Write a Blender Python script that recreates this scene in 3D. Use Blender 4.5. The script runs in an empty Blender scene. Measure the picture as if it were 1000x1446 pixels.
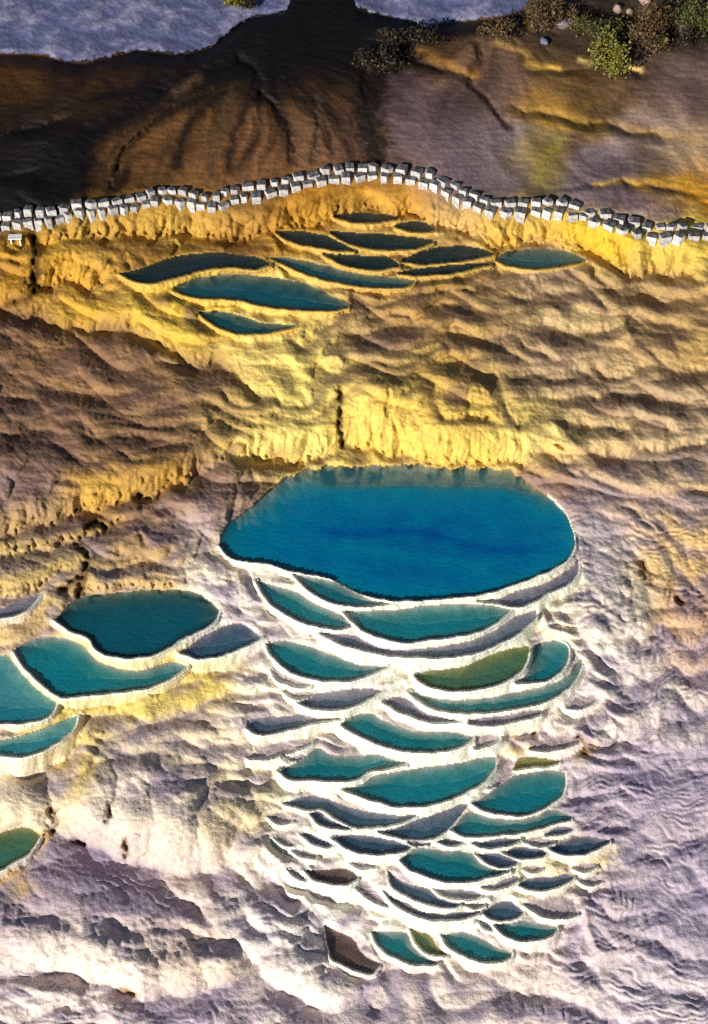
import bpy, math, random
import numpy as np

# ------------------------------------------------------------------ camera, sky, sun, exposure
scene = bpy.context.scene
COL = scene.collection
PITCH = math.radians(50.0)          # degrees below the horizon at the picture's centre
DIST = 44.0                         # metres from the camera to the point the picture is centred on
FPX = 1986.0                        # focal length in photo pixels (photo 1000 x 1446)
CAM = np.array([0.0, -DIST * math.cos(PITCH), DIST * math.sin(PITCH)])
cam_d = bpy.data.cameras.new('camera')
cam_d.sensor_fit = 'VERTICAL'
cam_d.sensor_height = 24.0
cam_d.lens = 24.0 * FPX / 1446.0
cam_d.clip_start = 0.5
cam_d.clip_end = 3000.0
cam_o = bpy.data.objects.new('camera', cam_d)
COL.objects.link(cam_o)
cam_o.location = CAM.tolist()
cam_o.rotation_euler = (math.pi / 2 - PITCH, 0, 0)
scene.camera = cam_o

SUN_EL = math.radians(17.0)
SUN_AZ = math.radians(215.0)        # compass bearing of the sun, north (+Y) = 0, clockwise
world = bpy.data.worlds.new('World')
scene.world = world
world.use_nodes = True
wn = world.node_tree.nodes
sky = wn.new('ShaderNodeTexSky')
sky.sky_type = 'NISHITA'
sky.sun_disc = False
sky.sun_elevation = SUN_EL
sky.sun_rotation = SUN_AZ
sky.altitude = 2400
wn['Background'].inputs['Strength'].default_value = 0.062
world.node_tree.links.new(sky.outputs[0], wn['Background'].inputs['Color'])
sun_d = bpy.data.lights.new('sun', 'SUN')
sun_d.energy = 5.0
sun_d.angle = math.radians(0.5)
sun_d.color = (1.0, 0.95, 0.88)
sun_o = bpy.data.objects.new('sun', sun_d)
COL.objects.link(sun_o)
sun_o.rotation_euler = (math.pi / 2 - SUN_EL, 0, math.pi - SUN_AZ)
scene.view_settings.view_transform = 'Standard'
scene.view_settings.look = 'None'
scene.view_settings.gamma = 1.0
scene.view_settings.use_curve_mapping = False
scene.view_settings.exposure = 0.17
scene.cycles.use_denoising = False
scene.cycles.max_bounces = 5
scene.cycles.transparent_max_bounces = 8

rng = np.random.default_rng(7)
random.seed(7)

# ------------------------------------------------------------------ helpers: noise, curves, projection
def _hash(ix, iy, seed):
    h = (ix.astype(np.int64) * 374761393 + iy.astype(np.int64) * 668265263 + seed * 974634777) & 0xffffffff
    h = ((h ^ (h >> 13)) * 1274126177) & 0xffffffff
    return (h ^ (h >> 16)) & 0xffffffff

def noise(x, y, seed=0):
    """2-D gradient noise, about -1..1"""
    x0 = np.floor(x); y0 = np.floor(y)
    fx = x - x0; fy = y - y0
    ux = fx * fx * fx * (fx * (fx * 6 - 15) + 10); uy = fy * fy * fy * (fy * (fy * 6 - 15) + 10)
    out = 0
    for dx in (0, 1):
        for dy in (0, 1):
            a = _hash(x0 + dx, y0 + dy, seed) * (2 * math.pi / 4294967296.0)
            g = np.cos(a) * (fx - dx) + np.sin(a) * (fy - dy)
            out = out + g * (ux if dx else 1 - ux) * (uy if dy else 1 - uy)
    return out * 1.5

def fbm(x, y, octs=4, seed=0, gain=0.5):
    s = 0; a = 1.0; t = 0
    for k in range(octs):
        s = s + a * noise(x * 2 ** k + 17.3 * k, y * 2 ** k - 9.1 * k, seed + k)
        t += a; a *= gain
    return s / t

def cells(x, y, seed=0):
    """distance to the nearest jittered point (rounded lumps)"""
    x0 = np.floor(x); y0 = np.floor(y)
    best = np.full(x.shape, 9.0)
    for dx in (-1, 0, 1):
        for dy in (-1, 0, 1):
            h = _hash(x0 + dx, y0 + dy, seed)
            jx = x0 + dx + (h & 0xffff) / 65536.0; jy = y0 + dy + (h >> 16) / 65536.0
            best = np.minimum(best, (x - jx) ** 2 + (y - jy) ** 2)
    return np.sqrt(best)

def smoothstep(a, b, x):
    t = np.clip((x - a) / (b - a), 0, 1)
    return t * t * (3 - 2 * t)

def curve(pts, step=2.5):
    """Catmull-Rom through the points, resampled"""
    p = np.array(pts, float)
    if len(p) == 2:
        n = max(2, int(np.hypot(*(p[1] - p[0])) / step))
        return p[0] + (p[1] - p[0]) * np.linspace(0, 1, n)[:, None]
    q = np.vstack([2 * p[0] - p[1], p, 2 * p[-1] - p[-2]])
    out = []
    for i in range(1, len(q) - 2):
        n = max(2, int(np.hypot(*(q[i + 1] - q[i])) / step))
        t = np.linspace(0, 1, n, endpoint=False)[:, None]
        out.append(0.5 * (2 * q[i] + (q[i + 1] - q[i - 1]) * t + (2 * q[i - 1] - 5 * q[i] + 4 * q[i + 1] - q[i + 2]) * t ** 2
                          + (-q[i - 1] + 3 * q[i] - 3 * q[i + 1] + q[i + 2]) * t ** 3))
    out.append(p[-1:])
    return np.vstack(out)

CP, SP = math.cos(PITCH), math.sin(PITCH)
def ray(px, py):
    a = (px - 500.0) / FPX; b = -(py - 723.0) / FPX
    # camera axes: right (1,0,0), up (0,SP,CP), forward (0,CP,-SP)
    return a, CP + b * SP, -SP + b * CP

SLOPE = 0.30                        # the hillside's mean rise towards the north
def base_z(px, py):
    dx, dy, dz = ray(px, py)
    t = (SLOPE * CAM[1] - CAM[2]) / (dz - SLOPE * dy)
    return CAM[2] + t * dz, t

def at_z(px, py, z):
    dx, dy, dz = ray(px, py)
    t = (z - CAM[2]) / dz
    return CAM[0] + t * dx, CAM[1] + t * dy
# ------------------------------------------------------------------ what stands where (photo pixels)
# pool: name key, upper shore (left to right), lower shore (left to right), height of the wall below its lip in pixels,
#       depth in metres (0 = dry basin), water kind, label, group
G_TOP = 'dark pools under the stepping stone path'
G_CAS = 'terrace pools stepping down below the large blue pool'
G_SMALL = 'small scalloped pools at the foot of the cascade'
G_LEFT = 'pools on the left terrace'
G_DRY = 'dry scalloped basins among the pools'
POOLS = [
 # the large blue one
 ([(311,770),(318,745),(340,727),(365,707),(390,684),(420,668),(460,659),(520,658),(575,656),(620,660),(670,661),(715,664),(745,680),(772,700)],
  [(311,770),(325,786),(350,792),(380,795),(410,805),(450,812),(475,820),(500,834),(530,843),(560,847),(600,846),(640,843),(680,838),(715,828),(745,817),(775,805),(800,790),(811,770),(807,745),(795,722),(772,700)],
  11, 1.5, 'blue', 'by far the largest pool, broad and deep blue below a yellow travertine wall', None),
 ([(414,810),(431,813),(470,820),(482,825),(506,838),(530,848),(557,851)],[(414,810),(428,825),(440,835),(461,847),(485,853),(518,855),(557,851)],
  9, .55, 'teal', 'narrow leaf shaped pool tucked right under the large blue pool\'s left rim', G_CAS),
 ([(362,820),(386,826),(422,837),(440,850),(470,862),(485,870),(497,883)],[(362,820),(371,837),(386,855),(410,870),(434,880),(464,886),(485,887),(497,883)],
  11, .6, 'teal', 'slanting leaf shaped teal pool beside the narrow pool under the blue pool\'s left rim', G_CAS),
 ([(485,864),(506,862),(560,861),(590,856),(625,853),(664,852),(694,855),(722,860)],[(485,864),(500,879),(518,892),(542,901),(566,906),(595,904),(640,898),(676,891),(700,879),(722,860)],
  12, .75, 'teal', 'wide crescent teal pool directly below the middle of the large blue pool', G_CAS),
 ([(670,849),(706,844),(730,834),(766,825),(790,813),(811,798),(817,789)],[(670,849),(709,853),(730,856),(754,849),(772,837),(799,825),(814,813),(818,798)],
  15, .14, 'grey', 'thin shallow grey strip of water under the large blue pool\'s right rim', G_CAS),
 ([(452,894),(476,895),(500,897),(518,907),(542,915),(566,917),(610,914),(670,903),(712,882),(730,870),(757,861)],[(452,894),(476,906),(506,916),(530,922),(566,926),(596,927),(616,928),(670,922),(715,903),(742,885),(757,873)],
  19, .3, 'grey', 'long thin curving strip of grey teal water hugging the wide crescent pool', G_CAS),
 ([(377,909),(398,904),(422,908),(449,917),(482,930),(512,939),(548,941)],[(377,909),(383,924),(398,939),(416,951),(440,957),(470,961),(494,960),(518,953),(536,947),(548,941)],
  16, .7, 'teal', 'bright teal almond pool with a cream double rim around its left end', G_CAS),
 ([(586,954),(604,948),(649,942),(676,932),(706,920),(730,914),(747,912)],[(586,954),(595,963),(616,971),(646,975),(676,972),(706,965),(730,951),(743,936),(747,921)],
  13, .4, 'green', 'greenish half moon pool beside the small round teal pool', G_CAS),
 ([(729,964),(745,951),(751,936),(753,915),(766,907),(785,904)],[(729,964),(754,963),(778,957),(796,942),(803,927),(801,912),(785,904)],
  12, .6, 'teal', 'small rounded teal pool with a black shadow at its right shore', G_CAS),
 ([(577,976),(600,983),(640,988),(690,985),(735,976),(770,968),(800,955),(815,935),(822,930)],[(577,976),(590,988),(610,999),(640,1005),(680,1006),(720,1001),(760,993),(790,980),(812,960),(822,940)],
  14, .5, 'teal', 'long curved teal pool sweeping under the greenish and the rounded pools', G_CAS),
 ([(542,992),(560,983),(578,989),(602,1007),(638,1016)],[(542,992),(566,1005),(596,1016),(620,1020),(650,1018)],
  12, .12, 'grey', 'shallow brown grey sliver left of the long curved teal pool', G_CAS),
 ([(663,1016),(705,1011),(744,1004),(765,1002)],[(663,1022),(696,1024),(735,1016),(763,1009)],
  15, .07, 'grey', 'almost dry grey basin under the long curved teal pool', G_CAS),
 ([(350,1016),(374,1012),(410,1011),(422,1008),(449,1014),(485,1014)],[(350,1028),(362,1035),(386,1035),(410,1029),(437,1022),(455,1019),(485,1014)],
  14, .3, 'grey', 'slim slate blue pool at the left flank of the cascade', G_CAS),
 ([(422,992),(440,985),(452,978),(480,975),(515,972),(540,975)],[(422,992),(437,999),(460,1001),(485,1000),(510,992),(540,975)],
  14, .2, 'grey', 'shallow olive grey pool below the bright teal almond pool', G_CAS),
 ([(482,1023),(500,1011),(524,1008),(542,1017),(572,1029),(602,1033),(626,1033),(660,1038),(669,1040)],[(482,1023),(500,1035),(524,1046),(554,1056),(578,1060),(608,1061),(636,1058),(657,1050),(668,1042)],
  20, .7, 'teal', 'pointed teal pool lying between two thick cream walls mid cascade', G_CAS),
 ([(395,1089),(428,1070),(449,1056),(470,1065),(500,1067),(527,1065),(548,1070),(573,1076)],[(395,1089),(410,1100),(440,1100),(488,1103),(506,1098),(521,1088),(542,1085),(573,1079)],
  15, .6, 'teal', 'teal pool with a hooked right tip on the cascade\'s left side', G_CAS),
 ([(485,1115),(512,1107),(530,1095),(566,1089),(608,1082),(645,1078),(675,1070),(699,1069)],[(485,1115),(506,1123),(530,1130),(560,1138),(590,1138),(610,1135),(630,1130),(660,1117),(684,1103),(699,1085)],
  14, .8, 'teal', 'large teal crescent pool under the thick cream wall in mid cascade', G_CAS),
 ([(667,1134),(690,1121),(723,1097),(750,1091),(780,1088),(798,1091)],[(667,1134),(690,1145),(729,1151),(750,1148),(774,1137),(792,1124),(799,1109),(798,1091)],
  8, .7, 'teal', 'speckled teal pool against the rippled lavender slope, upper of two', G_CAS),
 ([(639,1172),(660,1148),(690,1154),(729,1157),(756,1152),(780,1143),(807,1151)],[(639,1172),(660,1181),(696,1179),(735,1175),(762,1169),(786,1161),(807,1157)],
  9, .55, 'teal', 'speckled teal pool against the rippled lavender slope, lower of two', G_CAS),
 ([(400,1134),(434,1124),(458,1127),(482,1136),(518,1145),(560,1151),(587,1151)],[(400,1134),(434,1143),(456,1143),(476,1157),(500,1167),(518,1168),(560,1163),(587,1153)],
  8, .3, 'slate', 'long slate blue pool under the large teal crescent pool', G_CAS),
 ([(438,1149),(452,1146),(466,1157),(494,1169)],[(438,1149),(452,1164),(476,1169),(494,1170)],
  6, .22, 'slate', None, G_SMALL),
 ([(536,1175),(560,1169),(590,1157),(620,1148),(650,1136),(662,1136)],[(536,1175),(572,1184),(608,1184),(625,1176),(634,1170),(648,1154)],
  8, .3, 'slate', 'slate blue pool wedged between the large crescent and the speckled pools', G_CAS),
 ([(470,1184),(490,1179),(520,1180),(560,1188),(582,1195)],[(470,1184),(490,1197),(515,1205),(545,1205),(570,1202),(582,1195)],
  14, .4, 'slate', 'dusky blue pool next to the deep teal half moon low in the cascade', G_CAS),
 ([(424,1177),(440,1178),(462,1188),(470,1193)],[(424,1177),(440,1189),(458,1196),(470,1194)],
  8, .2, 'slate', None, G_SMALL),
 ([(566,1215),(581,1202),(596,1197),(630,1201),(666,1204),(678,1218),(696,1226),(720,1230)],[(566,1215),(578,1226),(602,1237),(632,1244),(660,1245),(690,1238),(720,1230)],
  12, .85, 'teal', 'deep teal half moon, the largest pool low in the cascade', G_CAS),
 ([(667,1190),(690,1187),(714,1183),(735,1185)],[(667,1190),(681,1196),(702,1196),(720,1192),(735,1186)], 7, .3, 'slate', None, G_SMALL),
 ([(618,1188),(632,1185),(654,1189)],[(618,1188),(636,1194),(654,1190)], 5, .25, 'slate', None, G_SMALL),
 ([(711,1204),(732,1196),(762,1199),(772,1204)],[(711,1204),(726,1210),(750,1212),(766,1209),(772,1204)], 12, .3, 'slate', None, G_SMALL),
 ([(777,1199),(795,1189),(825,1181),(840,1183),(861,1186)],[(777,1199),(795,1206),(822,1206),(840,1199),(861,1189)], 12, .3, 'slate',
  'slate pool with a yellow stained wall at the cascade\'s lower right flank', G_SMALL),
 ([(672,1206),(690,1205),(708,1206),(732,1217)],[(672,1206),(687,1217),(705,1224),(724,1222),(732,1217)], 6, .28, 'slate', None, G_SMALL),
 ([(732,1249),(750,1240),(780,1238),(798,1234),(810,1238)],[(732,1249),(750,1256),(771,1256),(792,1250),(810,1240)], 9, .35, 'slate', None, G_SMALL),
 ([(678,1252),(699,1248),(718,1239),(732,1236)],[(678,1252),(693,1256),(714,1252),(731,1243)], 7, .15, 'grey', None, G_SMALL),
 ([(612,1255),(636,1256),(666,1257),(680,1263)],[(612,1255),(627,1265),(648,1269),(669,1269),(680,1265)], 6, .12, 'grey', None, G_SMALL),
 ([(548,1228),(557,1238),(584,1250),(606,1255),(616,1265),(636,1273),(650,1276)],[(548,1228),(553,1250),(572,1263),(596,1274),(620,1280),(638,1281),(650,1277)],
  6, .4, 'slate', 'long dusky pool curving round the half moon\'s left end', G_SMALL),
 ([(657,1277),(672,1275),(684,1276)],[(657,1278),(670,1283),(684,1278)], 5, .12, 'grey', None, G_SMALL),
 ([(542,1258),(560,1271),(590,1286),(620,1290),(650,1288),(679,1286)],[(542,1258),(560,1278),(590,1293),(620,1299),(655,1297),(679,1288)],
  14, .2, 'slate', 'thin dark curving strip of water above a smooth cream wall', G_SMALL),
 ([(683,1288),(690,1282),(705,1274),(723,1274),(740,1288)],[(683,1289),(696,1298),(714,1299),(732,1294),(740,1288)], 6, .4, 'slate', None, G_SMALL),
 ([(741,1276),(762,1270),(786,1265),(810,1270)],[(741,1278),(762,1291),(780,1296),(801,1296),(816,1291)], 9, 0, 'dry', 'dry rippled basin with a scalloped lip at the cascade\'s right foot', G_DRY),
 ([(699,1306),(720,1303),(740,1300),(759,1305),(787,1309)],[(699,1307),(711,1319),(732,1327),(756,1327),(777,1322),(787,1312)],
  13, .6, 'teal', 'dark teal bowl shaped pool with a thick white lip at the cascade\'s right foot', G_SMALL),
 ([(674,1299),(688,1303),(696,1312)],[(674,1299),(684,1310),(696,1314)], 4, .2, 'slate', None, G_SMALL),
 ([(624,1321),(654,1316),(678,1324),(699,1336),(723,1345)],[(624,1321),(633,1336),(654,1348),(678,1357),(702,1358),(720,1352),(723,1345)],
  11, .6, 'teal', 'lowest pool of all, a dark teal leaf above bare rippled rock', G_SMALL),
 ([(579,1311),(596,1316),(609,1322),(618,1337),(632,1348)],[(579,1311),(589,1333),(608,1347),(630,1350)], 7, .2, 'green', None, G_SMALL),
 ([(525,1315),(542,1315),(573,1317),(582,1334),(600,1350),(618,1360)],[(525,1315),(533,1333),(551,1348),(578,1360),(600,1362),(618,1361)],
  9, .5, 'teal', 'dark teal pool between the dry dark hollow and the lowest pool', G_SMALL),
 ([(458,1306),(479,1316),(500,1327),(509,1342),(522,1354),(538,1360)],[(458,1312),(467,1351),(482,1361),(506,1372),(525,1374),(536,1364)],
  5, .05, 'brown', 'dry dark hollow with a black left wall at the cascade\'s left foot', G_DRY),
 ([(501,1253),(512,1244),(530,1258),(548,1278)],[(501,1253),(518,1267),(536,1277),(548,1280)], 9, 0, 'dry', None, G_DRY),
 ([(431,1229),(461,1229),(475,1226),(494,1228),(506,1237)],[(431,1229),(443,1241),(464,1247),(488,1249),(503,1242)], 20, .05, 'brown', 'dark nearly dry basin on the smooth white mound', G_DRY),
 ([(407,1228),(420,1229),(430,1241)],[(407,1228),(416,1238),(430,1243)], 16, 0, 'dry', None, G_DRY),
 ([(383,945),(396,950),(420,960),(438,966)],[(383,945),(393,960),(418,969),(438,968)], 7, 0, 'dry', None, G_DRY),
 ([(400,975),(418,978),(436,977),(450,978)],[(400,975),(413,985),(430,986),(450,981)], 7, 0, 'dry', None, G_DRY),
 ([(352,1067),(375,1055),(405,1046),(440,1047)],[(352,1071),(378,1071),(410,1062),(440,1050)], 12, 0, 'dry', None, G_DRY),
 ([(397,1062),(412,1068),(430,1067)],[(397,1065),(414,1074),(430,1070)], 5, 0, 'dry', None, G_DRY),
 ([(695,1110),(706,1090),(717,1071),(724,1073)],[(690,1113),(708,1107),(722,1095),(725,1080)], 9, 0, 'dry', None, G_DRY),
 ([(724,1085),(735,1070),(765,1070),(790,1074)],[(724,1088),(745,1083),(770,1082),(790,1077)], 10, .06, 'green', 'shallow olive basin under the bright yellow stain', G_DRY),
 ([(749,1055),(770,1044),(795,1040),(818,1042)],[(749,1058),(770,1060),(795,1056),(818,1048)], 10, 0, 'dry', None, G_DRY),
 ([(800,996),(815,985),(838,980),(842,984)],[(800,999),(818,1001),(835,994),(842,988)], 8, 0, 'dry', None, G_DRY),
 ([(672,1042),(690,1037),(700,1036),(706,1040)],[(672,1057),(690,1052),(702,1047),(706,1043)], 16, 0, 'dry', None, G_DRY),
 ([(770,1179),(785,1168),(800,1167),(808,1170)],[(770,1180),(784,1178),(798,1176),(808,1172)], 5, .15, 'slate', None, G_SMALL),
 ([(740,1186),(760,1182),(782,1187)],[(740,1188),(762,1195),(782,1190)], 5, 0, 'dry', None, G_DRY),
 ([(575,1187),(590,1186),(603,1190)],[(575,1189),(590,1195),(603,1192)], 6, 0, 'dry', None, G_DRY),
 # left terrace
 ([(78,875),(110,845),(165,837),(215,833),(270,835),(295,848),(310,862)],[(78,875),(100,890),(125,900),(135,915),(155,925),(190,928),(225,920),(260,900),(300,880),(310,862)],
  13, .75, 'dark', 'dark green teal pool with black algae patches on the left terrace', G_LEFT),
 ([(255,922),(290,897),(325,882),(345,882),(370,900)],[(255,922),(285,929),(320,922),(350,910),(370,900)],
  15, .4, 'slate', 'slate blue lens shaped pool right of the dark green pool', G_LEFT),
 ([(20,918),(45,903),(80,899),(115,910),(135,930),(160,942),(200,947),(240,935),(265,940)],[(20,919),(32,938),(47,954),(66,971),(88,984),(110,982),(130,980),(170,976),(210,970),(245,955),(265,940)],
  14, .85, 'teal', 'bay shaped dark teal pool wrapped round the foot of the dark green pool', G_LEFT),
 ([(-120,915),(-60,908),(0,925),(11,925),(24,942),(38,958),(57,977),(80,992)],[(-120,960),(-60,1010),(0,1020),(40,1019),(72,1008),(80,992)],
  9, .8, 'cyan', 'bright turquoise pool cut by the picture edge left of the bay shaped teal pool', G_LEFT),
 ([(-90,1062),(-40,1052),(0,1046),(40,1036),(72,1024),(110,1010)],[(-90,1068),(-40,1070),(0,1066),(24,1068),(52,1062),(80,1048),(104,1028),(110,1010)],
  26, .7, 'cyan', 'turquoise crescent pool above the white mound on the left terrace', G_LEFT),
 ([(-90,1190),(-40,1180),(0,1176),(36,1168),(58,1180)],[(-90,1240),(-40,1236),(0,1228),(14,1220),(40,1204),(58,1180)],
  10, .55, 'green', 'green teal pool at the foot of the white mound, cut by the picture edge', G_LEFT),
 ([(-60,866),(0,858),(30,846),(58,838)],[(-60,880),(0,872),(20,868),(42,858),(58,838)], 12, .15, 'grey', 'shallow grey strip of water beside the rugged fissure', G_LEFT),
 # dark pools under the path
 ([(170,386),(210,375),(250,362),(300,357),(340,359),(370,365),(381,372)],[(170,386),(200,399),(240,394),(280,382),(320,377),(360,379),(381,374)],
  9, .6, 'black', 'long black pool stretching to the left end of the upper pools', G_TOP),
 ([(245,405),(280,392),(320,387),(380,391),(430,400),(465,415),(494,430)],[(245,410),(280,420),(330,422),(370,431),(410,436),(460,438),(492,434)],
  7, .7, 'dark', 'largest upper pool, teal and spindle shaped, below the long black one', G_TOP),
 ([(282,440),(310,439),(340,445),(370,455),(417,459)],[(282,442),(300,457),(330,469),(360,471),(390,467),(417,461)],
  8, .6, 'dark', 'teal leaf shaped pool, lowest of the upper pools', G_TOP),
 ([(380,363),(410,364),(450,372),(500,385),(550,391),(585,396)],[(380,363),(410,377),(450,392),(500,402),(540,406),(575,404),(585,398)],
  6, .6, 'dark', 'long slanting dark pool with a cream band along its upper shore', G_TOP),
 ([(390,326),(420,326),(455,331),(480,341),(500,352)],[(390,328),(410,340),(440,347),(475,353),(500,354)], 6, .55, 'black',
  'black wedge shaped pool at the left of the close packed upper pools', G_TOP),
 ([(467,326),(500,328),(540,330),(580,334),(611,338)],[(467,329),(490,342),(520,350),(560,352),(590,350),(611,342)], 6, .55, 'black',
  'wide black pool in the middle of the close packed upper pools', G_TOP),
 ([(472,304),(500,300),(530,301),(563,306)],[(472,306),(500,313),(530,314),(563,309)], 6, .5, 'black', 'thin black pool highest up against the golden scarp', G_TOP),
 ([(558,317),(580,312),(600,314),(616,324)],[(558,320),(580,326),(600,327),(616,326)], 5, .5, 'black', 'small black triangular pool against the golden scarp', G_TOP),
 ([(457,357),(480,360),(520,361),(550,364),(565,373)],[(457,359),(480,371),(510,378),(540,380),(563,376)], 6, .5, 'black', 'black leaf pool between the wide black and the slanting dark pool', G_TOP),
 ([(568,366),(600,353),(640,347),(670,349),(698,357)],[(568,369),(600,373),(640,369),(670,365),(698,359)], 6, .55, 'black', 'black almond pool just left of the lone blue pool', G_TOP),
 ([(563,384),(590,379),(630,375),(665,372),(692,372)],[(563,386),(600,388),(640,385),(670,379),(692,374)], 5, .4, 'black', 'thin black sliver under the black almond pool', G_TOP),
 ([(701,364),(720,355),(760,351),(800,355),(828,366)],[(701,367),(720,375),(760,379),(800,375),(828,368)], 5, .6, 'dark', 'lone dark blue pool at the right end of the upper pools', G_TOP),
 ([(388,1182),(400,1181),(414,1191)],[(388,1183),(398,1191),(414,1194)], 8, 0, 'dry', 'tiny dry scallop up the slope from the two dry basins on the white mound', G_DRY),
 ([(412,1199),(428,1200),(446,1209)],[(412,1200),(426,1209),(446,1212)], 8, 0, 'dry', 'tiny dry scallop right above the dark nearly dry basin', G_DRY),
 ([(497,1219),(510,1217),(530,1222)],[(497,1220),(512,1226),(530,1224)], 12, 0, 'dry', 'tiny dry scallop under the dusky blue pool', G_DRY),
 ([(380,1152),(395,1148),(412,1156)],[(380,1154),(394,1163),(412,1160)], 9, 0, 'dry', 'dry scallop left of the tiny slate pool under the long slate pool', G_DRY),
 ([(740,1226),(752,1222),(766,1225)],[(740,1227),(752,1232),(766,1227)], 5, 0, 'dry', 'dry scallop just above the slate lens below the yellow stained wall', G_DRY),
 ([(810,1224),(825,1219),(842,1221)],[(810,1226),(826,1230),(842,1224)], 6, 0, 'dry', 'upper of two dry scallops below the yellow stained wall\'s right end', G_DRY),
 ([(820,1243),(834,1239),(850,1242)],[(820,1245),(834,1250),(850,1245)], 6, 0, 'dry', 'lower of two dry scallops below the yellow stained wall\'s right end', G_DRY),
]

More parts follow.
